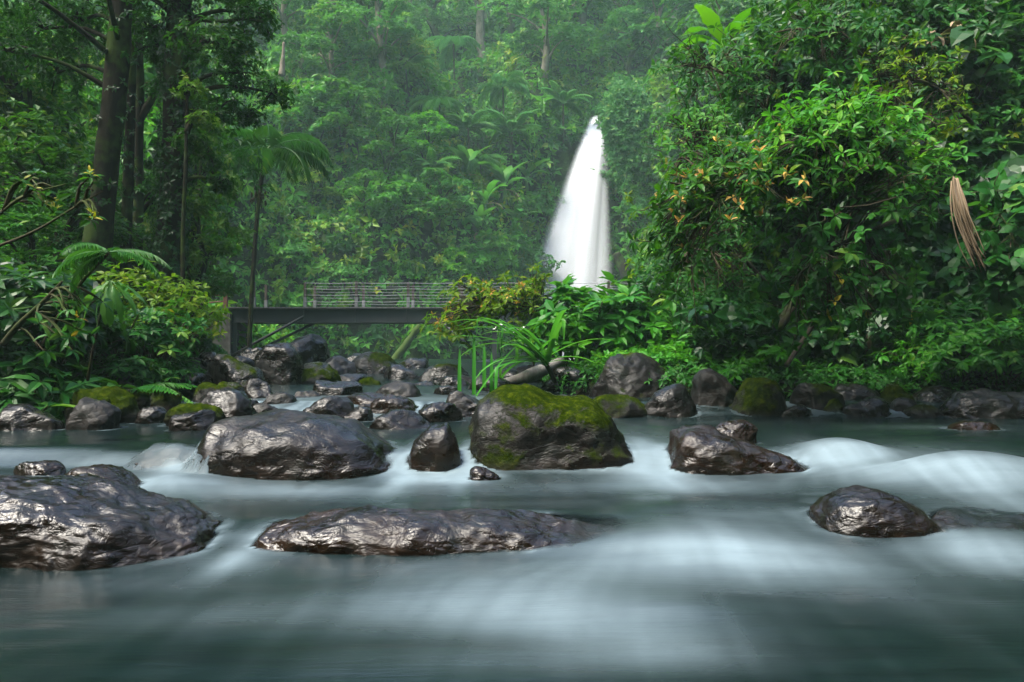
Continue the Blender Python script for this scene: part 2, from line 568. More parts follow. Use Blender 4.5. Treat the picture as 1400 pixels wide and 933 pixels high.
rock('flat dark rock alone in the calm water near the trunk bank', 112, 208, 604, 623, 6.4, None, .5, 72, .0, .4, .9)
rock('thin dark rock awash behind the largest near boulder', 22, 88, 632, 652, 5.3, None, .6, 73, .0, .6, .9)
rock('brown rock smothered by sliding water beside the broad pitted boulder', 178, 300, 612, 655, 5.7, None, .7, 74, .0, .9, .9)
rock('little glinting stone at the foot of the blocky mossy boulder', 642, 684, 640, 660, 5.25, None, .8, 75, .0, .6, 1.)
rock('flat black stone behind the low red-brown rock', 978, 1036, 577, 592, 6.3, None, .6, 76, .0, .7, 1.)
rock('small stone breaking the calm pool before the dark bank slab', 1298, 1366, 577, 598, 7.3, None, .8, 77, .0, .8, .9)

LG = 'rocks along the trunk bank'
for a in [
    ('grey slab rock at the edge, low on the trunk bank', -20, 88, 556, 604, 7.3, dict(moss=.35, dep=.7, seed=101)),
    ('grey wedge rock leaning before the long mossy hump', 92, 166, 546, 594, 7.4, dict(moss=.45, dep=.8, seed=102)),
    ('long mossy hump rock behind the grey wedge rock', 86, 194, 529, 578, 8.1, dict(moss=.85, dep=.6, seed=103, wet=.3)),
    ('small moss-capped rock tucked before the long mossy hump', 104, 152, 543, 572, 7.75, dict(moss=.9, dep=.8, seed=104, wet=.3)),
    ('round bright-mossed rock just behind the pale grey cobble', 226, 304, 548, 588, 7.65, dict(moss=.8, dep=.8, seed=105, wet=.4)),
    ('pale grey cobble at the water before the bright-mossed rock', 234, 300, 561, 590, 7.2, dict(moss=.05, dep=.8, seed=106)),
    ('angular dark rock beside the bright-mossed rock', 272, 346, 534, 580, 8.0, dict(moss=.4, dep=.8, seed=107)),
    ('mossy lump behind the bright-mossed rock', 202, 250, 532, 566, 8.6, dict(moss=.7, dep=.8, seed=108, wet=.4)),
    ('mossy lump beside the long mossy hump', 160, 216, 535, 566, 8.7, dict(moss=.6, dep=.8, seed=109, wet=.4)),
    ('small grey rock touching the broad pitted boulder', 302, 344, 570, 592, 7.2, dict(moss=.1, dep=.8, seed=110)),
    ('small dark rock behind the angular dark rock', 330, 364, 543, 566, 8.9, dict(moss=.1, dep=.8, seed=111)),
    ('bluish wet rock topmost below the bridge footing', 266, 314, 480, 545, 11.2, dict(moss=.1, dep=.9, seed=112)),
    ('leaning boulder with a green moss streak under the bridge footing', 286, 368, 492, 552, 10.2, dict(moss=.55, dep=.8, seed=113)),
    ('tall split grey boulder below the bridge struts', 346, 424, 468, 548, 11.6, dict(moss=.25, dep=.9, seed=114)),
    ('tallest dark boulder with one mossy edge, below the bridge struts', 366, 448, 456, 512, 14.5, dict(moss=.3, dep=.9, seed=115)),
    ('boulder with sloping mossy shoulder beside the tall split boulder', 398, 474, 496, 548, 11.9, dict(moss=.7, dep=.9, seed=116)),
    ('low grey rock between mossy lumps and leaning boulder', 232, 294, 514, 548, 10., dict(moss=.2, dep=.9, seed=117)),
    ('bluish rock peeping behind the leaning boulder', 316, 352, 489, 520, 13.2, dict(moss=.1, dep=.9, seed=118)),
    ('dark lump at the waterside below mossy lumps', 186, 228, 556, 585, 7.9, dict(moss=.3, dep=.9, seed=119)),
    ('mossy mound at the edge among ferns', -10, 80, 535, 580, 8.3, dict(moss=.95, dep=.8, seed=120, wet=.2)),
]:
    rock(a[0], *a[1:6], group=LG, brown=.35, **a[6])

CG = 'rocks of the upstream rapids'
for a in [
    ('spiky grey rock beside the small upper cascade', 424, 492, 523, 550, 10.6, dict(moss=.15, dep=.8, seed=201)),
    ('dark rock below the tallest dark boulder', 440, 494, 495, 535, 14.2, dict(moss=.1, dep=.8, seed=202)),
    ('wide mossy-topped rock under the middle of the bridge', 478, 552, 494, 528, 14.5, dict(moss=.6, dep=.8, seed=203)),
    ('small loaf rock wholly covered in bright moss midstream', 490, 522, 521, 540, 11.4, dict(moss=1., dep=.8, seed=204, wet=.2)),
    ('low black rock under the middle of the bridge', 518, 584, 506, 542, 13.4, dict(moss=.15, dep=.8, seed=205)),
    ('dark rock with yellow moss cap near the strap leaves', 572, 644, 503, 545, 12.6, dict(moss=.55, dep=.8, seed=206)),
    ('brown flat rock washed by the upper cascade', 466, 562, 541, 570, 9.4, dict(moss=.0, dep=.7, seed=207, brown=1.)),
    ('grey wet rock stacked behind the brown flat rock', 513, 574, 529, 552, 10.3, dict(moss=.1, dep=.8, seed=208)),
    ('small brown rock against the brown flat rock', 512, 568, 545, 570, 9.0, dict(moss=.0, dep=.8, seed=209, brown=1.)),
    ('dark pointed rock behind the broad pitted boulder', 412, 478, 551, 576, 8.5, dict(moss=.1, dep=.8, seed=210)),
    ('crumpled silvery rock behind the small brown wedge', 498, 588, 564, 601, 7.5, dict(moss=.05, dep=.8, seed=211)),
    ('little dark rock at the lip of the upper cascade', 358, 404, 544, 568, 9.3, dict(moss=.05, dep=.8, seed=212)),
    ('dark wet rock below the strap leaves', 604, 668, 539, 572, 8.9, dict(moss=.05, dep=.8, seed=213)),
    ('low silvery stone beside the rock below the strap leaves', 572, 628, 555, 575, 8.3, dict(moss=.0, dep=.8, seed=214)),
    ('dark rock hidden among the strap leaves', 640, 700, 520, 552, 11., dict(moss=.1, dep=.8, seed=215)),
    ('pale boulder beyond the rapids, close to the driftwood', 600, 640, 520, 545, 11.3, dict(moss=.0, dep=.8, seed=216)),
    ('faint dark rock near the misty pool', 585, 650, 505, 525, 19., dict(moss=.2, dep=.8, seed=217)),
]:
    a = (a[0], a[1] - 4, a[2] + 4, a[3] - 5, *a[4:])
    rock(a[0], *a[1:6], group=CG, **{'brown': .3, **a[6]})

for a in [
    ('dark rock in the bed left of the wide mossy-topped rock'.replace('left of', 'just before'), 446, 508, 514, 540, 12.6, dict(moss=.3, seed=230)),
    ('mossy rock standing in the shade under the bridge beam', 540, 592, 488, 516, 17., dict(moss=.6, seed=231)),
    ('dark rock under the bridge nearest the mossy slanting log', 500, 548, 486, 512, 18., dict(moss=.35, seed=232)),
    ('dark rock low against the tall split boulder', 400, 446, 536, 560, 10.2, dict(moss=.25, seed=233)),
    ('small black rock between tall split boulder and spiky grey rock', 386, 430, 542, 562, 10., dict(moss=.1, seed=234)),
    ('black rock before the low black rock under the bridge', 540, 602, 524, 548, 11.4, dict(moss=.1, seed=235)),
    ('rounded dark rock at the upper cascade pool', 588, 640, 528, 552, 10.6, dict(moss=.2, seed=236)),
    ('dark rock under the far strap leaf tips', 612, 662, 514, 540, 12., dict(moss=.45, seed=237)),
    ('dark wedge beside the driftwood limb', 660, 716, 508, 540, 11.8, dict(moss=.2, seed=238)),
    ('mossy dark rock beyond the driftwood limb', 700, 760, 498, 532, 12.4, dict(moss=.5, seed=239)),
    ('flat dark stone in the middle of the upper rapids', 470, 520, 552, 570, 9.0, dict(moss=.0, seed=240)),
    ('small stone between pointed rock and crumpled silvery rock', 468, 510, 558, 578, 8.4, dict(moss=.0, seed=241)),
    ('narrow dark rock close behind the broad pitted boulder', 340, 384, 553, 576, 8.4, dict(moss=.1, seed=242)),
    ('farthest dark rock at the rim of the misty pool', 622, 690, 494, 514, 21., dict(moss=.3, seed=243)),
    ('second dark rock along the rim of the misty pool', 470, 530, 484, 504, 21., dict(moss=.4, seed=244)),
]:
    rock(a[0], *a[1:6], group=CG, **{'brown': .35, 'dep': .8, **a[6]})
for a in [
    ('mossy rock wedged behind the angular dark rock', 290, 338, 522, 552, 9.2, dict(moss=.6, seed=130)),
    ('dark rock behind the leaning boulder foot', 336, 386, 520, 556, 10., dict(moss=.2, seed=131)),
    ('shadowed rock above the low grey rock', 226, 280, 498, 530, 11., dict(moss=.3, seed=132)),
    ('mossy shoulder rock left beside the leaning boulder'.replace('left ', ''), 268, 312, 524, 556, 9.4, dict(moss=.7, seed=133)),
    ('squat black rock at the water between cobble and angular rock', 292, 330, 556, 582, 7.9, dict(moss=.1, seed=134)),
    ('dim rock in the shade under the bridge footing', 322, 372, 474, 506, 13.6, dict(moss=.2, seed=135)),
]:
    rock(a[0], *a[1:6], group=LG, **{'brown': .35, 'dep': .85, **a[6]})

RG = 'rocks along the shrub bank'
for a in [
    ('long sloping grey boulder with a yellow-mossed shoulder, under the bright bush', 800, 930, 494, 556, 10.4, dict(moss=.5, dep=.8, seed=301, wet=.4)),
    ('low dark mossy rock beside the blocky mossy boulder', 798, 886, 541, 580, 8.9, dict(moss=.7, dep=.8, seed=302, wet=.4)),
    ('grey and green mottled rock, second along from the blocky mossy boulder', 876, 947, 531, 580, 8.9, dict(moss=.5, dep=.8, seed=303, wet=.5)),
    ('tall dull grey rock beside the cone-shaped mossy rock', 946, 1014, 509, 575, 9.3, dict(moss=.35, dep=.9, seed=304, wet=.4)),
    ('cone-shaped rock thickly covered in yellow-green moss', 988, 1074, 515, 577, 9.0, dict(moss=.74, dep=.9, seed=305, wet=.4)),
    ('loaf-shaped rock with moss on its flanks', 1080, 1152, 526, 570, 9.2, dict(moss=.55, dep=.8, seed=306, wet=.3)),
    ('broad brown rock behind the pale wet rock', 1132, 1208, 526, 564, 9.7, dict(moss=.2, dep=.8, seed=307, wet=.4)),
    ('pale bluish wet rock at the pool edge', 1146, 1218, 546, 577, 8.9, dict(moss=.0, dep=.8, seed=308)),
    ('small moss-covered rock against the pale wet rock', 1124, 1154, 547, 574, 8.95, dict(moss=.8, dep=.9, seed=309, wet=.3)),
    ('tufted bright green mossy stone', 1203, 1248, 527, 564, 9.3, dict(moss=1., dep=.9, seed=310, wet=.2)),
    ('light grey split stone under the tufted mossy stone', 1217, 1252, 546, 570, 8.95, dict(moss=.0, dep=.9, seed=311)),
    ('dark flat-topped rock under the leafy green shrub', 1238, 1322, 526, 564, 9.5, dict(moss=.2, dep=.8, seed=312)),
    ('long dark wet slab at the pool edge below the leafy shrub', 1276, 1440, 532, 576, 8.9, dict(moss=.05, dep=.6, seed=313)),
    ('flat mossy stone between split stone and dark slab', 1238, 1290, 554, 573, 8.8, dict(moss=.85, dep=.9, seed=314, wet=.3)),
    ('small grey stone at the foot of the loaf-shaped rock', 1062, 1106, 556, 575, 8.8, dict(moss=.1, dep=.9, seed=315)),
]:
    rock(a[0], *a[1:6], group=RG, **{'brown': .3, **a[6]})

# loose cobbles between the named rocks: nobody could count them
mb = MB()
pv, pf = ico(2)
cob = []
for k in range(900):
    y = 7.4 + 16 * rng.random() ** 1.6
    lx, rx = np.interp(y, LB[:, 1], LB[:, 0]), np.interp(y, RB[:, 1], RB[:, 0])
    s = rng.random()
    x = lx - rng.random() * 1.0 + .35 if s < .4 else rx + rng.random() * 1.0 - .35 if s < .7 and y > 9 else rng.uniform(.5, 7) if s < .8 else lx + (rx - lx) * rng.random()
    if .7 <= s < .8:
        y = 8.6 + rng.random() * .7
    if s >= .8 and y < 9.6:
        continue
    cob.append((x, y))
cob = np.array(cob)
cz = T(cob[:, 0], cob[:, 1])
for (x, y), z in zip(cob, cz):
    r_ = rng.uniform(.05, .17)
    q = pv * np.array([1.2, 1, .75]) * r_ * rng.uniform(.7, 1.2, 3)
    q = q * (1 + .25 * vnoise(pv * 1.6 + rng.random() * 90, 2))[:, None]
    mb.add(q + np.array([x, y, z + r_ * .3]), pf)
cm = mb.mesh('gravel', M['rock'])
g = link('gravel', cm)
g.color = (.25, .4, .8, 1)
tag(g, kind='stuff')

# ------------------------------------------------------------------ river
def w_level(x, y):
    """surface height: a lower pool, a middle pool, an upper pool and the rapids above"""
    s2 = 5.55 + .25 * np.sin(x * 1.3) * sstep(np.abs(x), .5, 2.5)
    k2 = np.interp(x, [-6, -1.6, .9, 1.8, 3, 6], [.22, .16, .16, .5, .75, .6])
    s1 = np.interp(x, [-6, -2, -1.25, -.2, .8, 1.5, 3, 6], [3.9, 3.85, 3.85, 3.75, 3.6, 3.75, 3.7, 3.9])
    k1 = np.interp(x, [-6, -2, -1.2, .5, 1.2, 6], [.3, .25, .22, .35, .55, .5])
    z = .10 * (.5 + .5 * np.tanh((y - s1) / k1)) + .15 * (.5 + .5 * np.tanh((y - s2) / k2))
    up = base_level(y) - .25
    z = z + np.where(y > 8.6, up, 0) * sstep(y, 8.5, 8.9)
    # standing waves
    for px, py, lv, rx, ry, a in [(1150, 622, .2, .33, .30, .12), (1330, 655, .15, .55, .35, .13), (1290, 640, .2, .9, .25, .05),
                                  (1000, 700, .08, .7, .3, .03), (940, 745, .05, .6, .22, .05), (250, 640, .2, .3, .22, .05),
                                  (1340, 712, .12, .45, .30, .045), (40, 640, .2, .35, .2, .05), (700, 800, 0, .8, .2, .018), (980, 830, 0, .7, .22, .03)]:
        D = (CZ - lv) * F / (py - HY)
        cx = (px - HX) / F * D
        z = z + a * np.exp(-((x - cx) / rx) ** 2 - ((y - D) / ry) ** 2)
    P = np.stack([x * .8, y * 2.2, 0 * x], 1)
    z = z + .012 * fbm(P, 3, 40) * sstep(y, 12, 6)
    return z


wx = grid_lines((-14, -5.4, .25), (-5.4, 5.6, .03), (5.6, 14, .25))
wy = grid_lines((-40, 1.2, 1.2), (1.2, 9.4, .03), (9.4, 15, .06), (15, 62, .5))
WX, WY = np.meshgrid(wx, wy)
X, Y = WX.ravel(), WY.ravel()
Z = w_level(X, Y)
bvh = BVHTree.FromPolygons(np.concatenate(ROCKV).tolist(), np.concatenate(ROCKF).tolist())
dep_ = np.full(len(X), 9.)
near_m = (Y > 1.5) & (Y < 16) & (np.abs(X) < 6)
for i in np.nonzero(near_m)[0]:
    h = bvh.ray_cast(Vector((X[i], Y[i], 5)), Vector((0, 0, -1)))
    if h[0] is not None:
        dep_[i] = Z[i] - h[0].z
dep_ = np.minimum(dep_, Z - T(X, Y))
film = np.zeros(len(X))
for xa, xb, ya, yb in ((2.10, 3.4, 3.3, 4.7), (.26, .72, 3.5, 4.3), (-2.85, -2.0, 5.2, 6.3)):
    film = np.maximum(film, sstep(X, xa, xa + .12) * sstep(X, xb, xb - .08) * sstep(Y, ya, ya + .1) * sstep(Y, yb, yb - .1))
zr = Z - dep_
cov = film * sstep(dep_, .06, .0) * (zr < Z + .12)
Z = np.where(cov > .02, np.maximum(Z, zr + .014), Z)
dep_ = np.where(cov > .02, Z - zr, dep_)
alpha = sstep(dep_, -.01, np.where((X > .2) & (Y < 4.6) & (Y > 3.2), .10, .035))
alpha = np.maximum(alpha, cov * (.42 + .25 * vnoise(np.stack([X * 9, Y * 3, 0 * X], 1), 81)))
# foam: where the water falls, and in trails carried on from there
gzy, gzx = np.gradient(w_level(X, Y).reshape(WX.shape), wy, wx)
slope = np.hypot(gzx, gzy).ravel()
foam = .85 * sstep(slope, .10, .55)
fb = [(556, 632, .17, 14, 22, .9), (636, 632, .17, 12, 18, .9), (890, 626, .18, 26, 24, .8), (610, 655, .1, 70, 8, .8), (230, 640, .17, 40, 18, .5), (330, 750, .04, 22, 24, .6),  # px, py, level, half-width px, half-height px, amount
    (330, 668, .10, 170, 14, .75), (480, 672, .10, 160, 9, .5), (230, 655, .12, 60, 14, .6), (320, 772, 0, 70, 16, .75), (200, 800, 0, 150, 16, .35),
    (620, 655, .1, 60, 9, .75), (880, 652, .1, 90, 14, .8), (780, 668, .1, 170, 9, .35), (980, 668, .1, 120, 12, .5), (700, 690, .1, 200, 8, .25),
    (1160, 625, .2, 55, 24, .65), (1080, 640, .14, 70, 14, .4), (1310, 640, .17, 120, 26, .7), (1380, 680, .14, 60, 20, .55), (1180, 655, .12, 120, 14, .5),
    (1060, 715, .08, 90, 24, .35), (960, 740, .05, 110, 26, .65), (1040, 770, .03, 130, 26, .6), (860, 780, 0, 130, 30, .6), (720, 800, 0, 170, 34, .55),
    (800, 850, 0, 190, 34, .85), (900, 890, 0, 140, 30, .6), (620, 830, 0, 160, 34, .5), (1330, 752, .04, 100, 20, .65), (1370, 775, 0, 80, 22, .7), (1230, 820, 0, 170, 34, .3),
    (420, 830, 0, 200, 26, .3), (250, 850, 0, 220, 22, .25), (560, 780, 0, 140, 16, .35), (150, 630, .2, 90, 8, .3), (40, 642, .2, 60, 9, .5), (900, 600, .24, 60, 22, .4),
    (560, 655, .1, 40, 8, .5), (1150, 780, 0, 120, 20, .4), (700, 910, 0, 300, 24, .3), (1280, 585, .25, 120, 4, .3), (1000, 578, .25, 140, 3, .2)]
for px, py, lv, rw, rh, a in fb:
    D = (CZ - lv) * F / (py - HY)
    cx = (px - HX) / F * D
    foam += a * np.exp(-((X - cx) / (rw / F * D)) ** 2 - ((Y - D) / (rh * D / (py - HY))) ** 2)
foam += .75 * sstep(Y, 8.5, 9.0) * sstep(Y, 11.5, 9.5) * sstep(X, -3.4, -2.8) * sstep(X, .6, -.2)
# the current round the stones: potential flow on the fine part of the sheet, foam carried along it
cx_ = np.nonzero((wx > -5.39) & (wx < 5.59))[0]
cy_ = np.nonzero((wy > 1.25) & (wy < 9.3))[0]
sub = np.ix_(cy_, cx_)
D2 = dep_.reshape(WX.shape)[sub]
solid = D2 < .0
ny_, nx_ = D2.shape
sy_, sx_ = WY[sub], WX[sub]
fix = np.zeros_like(solid)
val = np.zeros(D2.shape)
fix[-1] = True
val[-1] = 10
fix[:, -1] |= sy_[:, -1] > 4.2
val[:, -1] = np.where(sy_[:, -1] > 4.2, 8.5, 0)
fix[:, 0] |= sy_[:, 0] < 3.2
fix &= ~solid
phi = 10 * (sy_ - sy_[0, 0]) / (sy_[-1, 0] - sy_[0, 0])
phi[fix] = val[fix]
op = (~solid).astype(float)
opp = np.pad(op, 1)
nb = opp[:-2, 1:-1] + opp[2:, 1:-1] + opp[1:-1, :-2] + opp[1:-1, 2:]
for it in range(2600):
    q = np.pad(phi * op, 1)
    new = (q[:-2, 1:-1] + q[2:, 1:-1] + q[1:-1, :-2] + q[1:-1, 2:]) / np.maximum(nb, 1)
    phi = np.where(fix, val, phi + 1.0 * (new - phi))
gy_, gx_ = np.gradient(phi, .03)
vx, vy = -gx_ * op, -gy_ * op
sp = np.hypot(vx, vy) + 1e-6
vx, vy = vx / sp, vy / sp


def bil(A, fx, fy):
    fx = np.clip(fx, 0, nx_ - 1.001)
    fy = np.clip(fy, 0, ny_ - 1.001)
    i, j = fy.astype(int), fx.astype(int)
    a, b = fy - i, fx - j
    return A[i, j] * (1 - a) * (1 - b) + A[i + 1, j] * a * (1 - b) + A[i, j + 1] * (1 - a) * b + A[i + 1, j + 1] * a * b


Q = np.stack([sx_.ravel(), sy_.ravel(), 0 * sx_.ravel()], 1)
nz1 = rng.normal(0, 1, D2.shape) + .6 * vnoise(Q * 15, 72).reshape(D2.shape)
src = sstep(slope.reshape(WX.shape)[sub], .12, .5) + .9 * np.exp(-np.clip(D2, 0, 9) / .05) * (D2 > 0) * sstep(sp, .5, 2.)
fx, fy = np.meshgrid(np.arange(nx_) * 1., np.arange(ny_) * 1.)
lic, adv, wsum = 0, 0, 0
fx0, fy0 = fx.copy(), fy.copy()
for k in range(60):
    wk = math.exp(-k / 26)
    lic = lic + nz1[np.clip(fy0.astype(int), 0, ny_ - 1), np.clip(fx0.astype(int), 0, nx_ - 1)] * (1 - k / 60)
    adv = adv + bil(src, fx0, fy0) * wk
    wsum += wk
    ux, uy = bil(vx, fx0, fy0), bil(vy, fx0, fy0)
    fx0, fy0 = fx0 - ux * 1.1, fy0 - uy * 1.1
fx0, fy0 = fx.copy(), fy.copy()
for k in range(40):
    lic = lic + nz1[np.clip(fy0.astype(int), 0, ny_ - 1), np.clip(fx0.astype(int), 0, nx_ - 1)] * (1 - k / 40)
    ux, uy = bil(vx, fx0, fy0), bil(vy, fx0, fy0)
    fx0, fy0 = fx0 + ux * 1.1, fy0 + uy * 1.1
q = lic
for _ in range(60):
    q = np.pad(q, 1, mode='edge')
    q = (q[1:-1, 1:-1] + q[:-2, 1:-1] + q[2:, 1:-1] + q[1:-1, :-2] + q[1:-1, 2:]) / 5
lic = lic - .8 * q
for _ in range(1):
    q = np.pad(lic, 1, mode='edge')
    lic = (q[1:-1, 1:-1] * 2 + q[:-2, 1:-1] + q[2:, 1:-1] + q[1:-1, :-2] + q[1:-1, 2:]) / 6
lic = (lic - lic.mean()) / lic.std()
adv = adv / wsum
Pn = np.stack([X * .9 + .25 * vnoise(np.stack([X, Y * 2, 0 * X], 1), 9), Y * 4.2, 0 * X], 1)
st = fbm(Pn, 4, 50)
L2, A2 = st.reshape(WX.shape).copy() * 1.2, np.zeros(WX.shape)
q = solid.astype(float)
for _ in range(14):
    q = np.pad(q, 1, mode='edge')
    q = (q[1:-1, 1:-1] + q[:-2, 1:-1] + q[2:, 1:-1] + q[1:-1, :-2] + q[1:-1, 2:]) / 5
RIM = np.zeros(WX.shape)
RIM[sub] = np.clip(q * 2, 0, 1) * op * sstep(sp, .3, 2.)
L2[sub] = lic * .9
A2[sub] = adv
st = L2.ravel()
foam = np.clip(np.clip(foam, 0, 1.6) ** 1.35 * .52 + .10 * A2.ravel() + .55 * RIM.ravel() * np.clip(.8 + .5 * st, .2, 1.5), 0, 1.)
foam = foam * np.clip(.84 + .15 * st, .2, 1.4)
foam = np.clip(foam + .015 * np.clip(st + .3, 0, 2), 0, 1)
idx = np.arange(len(X)).reshape(WX.shape)
quads = np.stack([idx[:-1, :-1].ravel(), idx[:-1, 1:].ravel(), idx[1:, 1:].ravel(), idx[1:, :-1].ravel()], 1)
keep = (alpha[quads].max(1) > .002)
wme = raw_mesh('river', np.stack([X, Y, Z], 1), quads[keep], {'foam': foam, 'alpha': alpha})
wme.materials.append(M['water'])
tag(link('river', wme), kind='structure')

# ------------------------------------------------------------------ waterfall
top = hit(820, 160, 40) + np.array([0, -.5, 0])
bot = np.array([3.7, 57.2, .7])
V_, F_, A_ = [], [], []
nv = 0
for k in range(620):
    u = np.clip(rng.normal(0, .5), -1, 1)           # across the curtain
    v = rng.normal(0, .35)                           # through it
    p0 = top + np.array([.42 * u, .2 * v, rng.uniform(-.9, .0)])
    p1 = bot + np.array([(3.1 if u < 0 else 2.3) * u, 1.1 * v, 0])
    n = 22
    t = np.linspace(0, 1, n)
    sx = t ** (.95 if u < 0 else .95 - .58 * min(u * 1.6, 1))
    px_ = p0[0] + (p1[0] - p0[0]) * sx
    py_ = p0[1] + (p1[1] - p0[1]) * np.sqrt(t)
    pz_ = p0[2] + (p1[2] - p0[2]) * t
    wd = (.26 + 1.25 * t ** .7) * rng.uniform(.5, 1.1)
    yaw = rng.uniform(-.22, .22)
    side = np.array([math.cos(yaw), math.sin(yaw), 0])
    prof = np.array([0, .55, 1, .55, 0])
    off = np.linspace(-1, 1, 5)
    a0 = rng.uniform(.10, .24)
    C = np.stack([px_, py_, pz_], 1)
    V = C[:, None, :] + off[None, :, None] * wd[:, None, None] * side
    fade = sstep(t, 0, .05) * (1 - .25 * t)
    A = fade[:, None] * prof[None, :] * a0
    ii = np.arange(n * 5).reshape(n, 5)
    q = np.stack([ii[:-1, :-1].ravel(), ii[:-1, 1:].ravel(), ii[1:, 1:].ravel(), ii[1:, :-1].ravel()], 1)
    V_.append(V.reshape(-1, 3)); A_.append(A.ravel()); F_.append(q + nv)
    nv += n * 5
fme = raw_mesh('waterfall', np.concatenate(V_) - bot, np.concatenate(F_), {'alpha': np.concatenate(A_)})
fme.materials.append(M['fall'])
tag(link('waterfall', fme, loc=bot), 'tall soft white waterfall dropping from a leafy cliff notch', 'waterfall')

# ------------------------------------------------------------------ leaves
KITE = (np.array([(0, 0, 0), (.42, .5, .08), (1, 0, -.14), (.42, -.5, .08)], float), np.array([(0, 2, 1), (0, 3, 2)]))
OVAL = (np.array([(0, 0, 0), (.28, .40, .09), (.30, 0, .02), (.28, -.40, .09), (.64, .37, .04), (.66, 0, -.03), (.64, -.37, .04), (1, 0, -.17)], float),
        np.array([(0, 2, 1), (0, 3, 2), (1, 2, 5), (1, 5, 4), (2, 3, 6), (2, 6, 5), (4, 5, 7), (5, 6, 7)]))
HEART = (np.array([(0, 0, 0), (-.10, .34, .05), (.28, .52, .05), (.30, 0, -.01), (.28, -.52, .05), (-.10, -.34, .05), (.66, .34, -.01), (.68, 0, -.06), (.66, -.34, -.01), (1, 0, -.22)], float),
         np.array([(0, 3, 2), (0, 2, 1), (0, 4, 3), (0, 5, 4), (2, 3, 7), (2, 7, 6), (3, 4, 8), (3, 8, 7), (6, 7, 9), (7, 8, 9)]))


def leafset(mb, tpl, P, d, n, L, Wd, tint):
    d = unit(d)
    s = unit(np.cross(n, d))
    n = np.cross(d, s)
    L = np.broadcast_to(np.asarray(L, float), (len(P),))
    Wd = np.broadcast_to(np.asarray(Wd, float), (len(P),))
    tv, tf = tpl
    V = P[:, None, :] + tv[None, :, 0:1] * (d * L[:, None])[:, None, :] + tv[None, :, 1:2] * (s * Wd[:, None])[:, None, :] + tv[None, :, 2:3] * (n * L[:, None])[:, None, :]
    k = len(tv)
    Fc = tf[None] + (np.arange(len(P)) * k)[:, None, None]
    mb.add(V.reshape(-1, 3), Fc.reshape(-1, 3), np.repeat(np.clip(tint, 0, 1), k))


def whorls(mb, tpl, P, A, k, L, ratio, tint, spread=(50, 105), r=rng, pick=None, jit=.3, droop=.0):
    """k leaves radiating round each tip P with axis A"""
    A = unit(A)
    n = len(P)
    ref = np.where(np.abs(A[:, 2:3]) < .9, np.array([[0, 0, 1.]]), np.array([[1., 0, 0]]))
    u = unit(np.cross(A, ref))
    v = np.cross(A, u)
    ph = r.random((n, 1)) * 6.28 + np.arange(k)[None] * (6.28 / k) * 1.0 + r.normal(0, jit, (n, k))
    th = np.radians(r.uniform(spread[0], spread[1], (n, k)))
    rad = np.cos(ph)[..., None] * u[:, None] + np.sin(ph)[..., None] * v[:, None]
    d = np.cos(th)[..., None] * A[:, None] + np.sin(th)[..., None] * rad
    d = d + np.array([0, 0, -droop])
    nn = A[:, None] * np.sin(th)[..., None] - rad * np.cos(th)[..., None] + r.normal(0, .22, (n, k, 3)) + np.array([0, 0, .25])
    Ls = (np.broadcast_to(np.asarray(L, float), (n,))[:, None] * r.uniform(.65, 1.2, (n, k)))
    Q = np.repeat(P[:, None], k, 1) + d * (Ls * .08)[..., None]
    tt = np.broadcast_to(np.asarray(tint, float), (n,))[:, None] + r.normal(0, .16, (n, k))
    leafset(mb, tpl, Q.reshape(-1, 3), d.reshape(-1, 3), nn.reshape(-1, 3), Ls.ravel(), (Ls * ratio).ravel(), tt.ravel())


def blob_tips(c, rad, n, r, low=-.35, seed=0, hollow=.45):
    d = unit(r.normal(size=(n * 3, 3)))
    d = d[d[:, 2] > low][:n]
    lump = .78 + .42 * vnoise(d * 2.1 + seed * 7.7, seed)
    rr = (hollow + (1 - hollow) * r.random(len(d)) ** .5) * lump
    P = np.asarray(c) + d * rr[:, None] * np.asarray(rad)
    A = unit(d * .65 + np.array([0, 0, .65]) + r.normal(0, .35, d.shape))
    return P, A


def frond(mb, base, az, elev, L, droop, n=22, leaf=.32, tint=.5, width=.045, sag=.5, r=rng, rib=None):
    """one pinnate frond arching out from base"""
    s = np.linspace(0, 1, 14)
    e = elev - droop * s ** 1.2
    dx = np.cos(e) * L / 13
    dz = np.sin(e) * L / 13
    hx = np.concatenate([[0], np.cumsum(dx[:-1])])
    hz = np.concatenate([[0], np.cumsum(dz[:-1])])
    dirx = np.array([math.cos(az), math.sin(az), 0])
    C = np.asarray(base) + hx[:, None] * dirx + hz[:, None] * np.array([0, 0, 1.])
    if rib is not None:
        rib.add(*tube(C, np.linspace(.022, .006, 14) * L / 2.2, 4, False), tint)
    ss = np.linspace(.14, 1, n)
    P = np.stack([np.interp(ss, s, C[:, k]) for k in range(3)], 1)
    tg = unit(np.gradient(P, axis=0))
    side = np.array([-math.sin(az), math.cos(az), 0])
    prof = np.sin(np.pi * np.clip(ss * .86 + .10, 0, 1)) ** .7
    for sg in (1, -1):
        d = tg * .55 + side * sg * .85 + np.array([0, 0, -sag]) + r.normal(0, .06, P.shape)
        nn = np.cross(tg, side) * 1.0 + np.array([0, 0, .6])
        leafset(mb, KITE, P, d, np.abs(nn) * np.array([0, 0, 1]) + nn * .3, leaf * L / 2.2 * prof, width * L / 2.2 * (1.0 + 0 * prof), tint + r.normal(0, .1, len(P)))


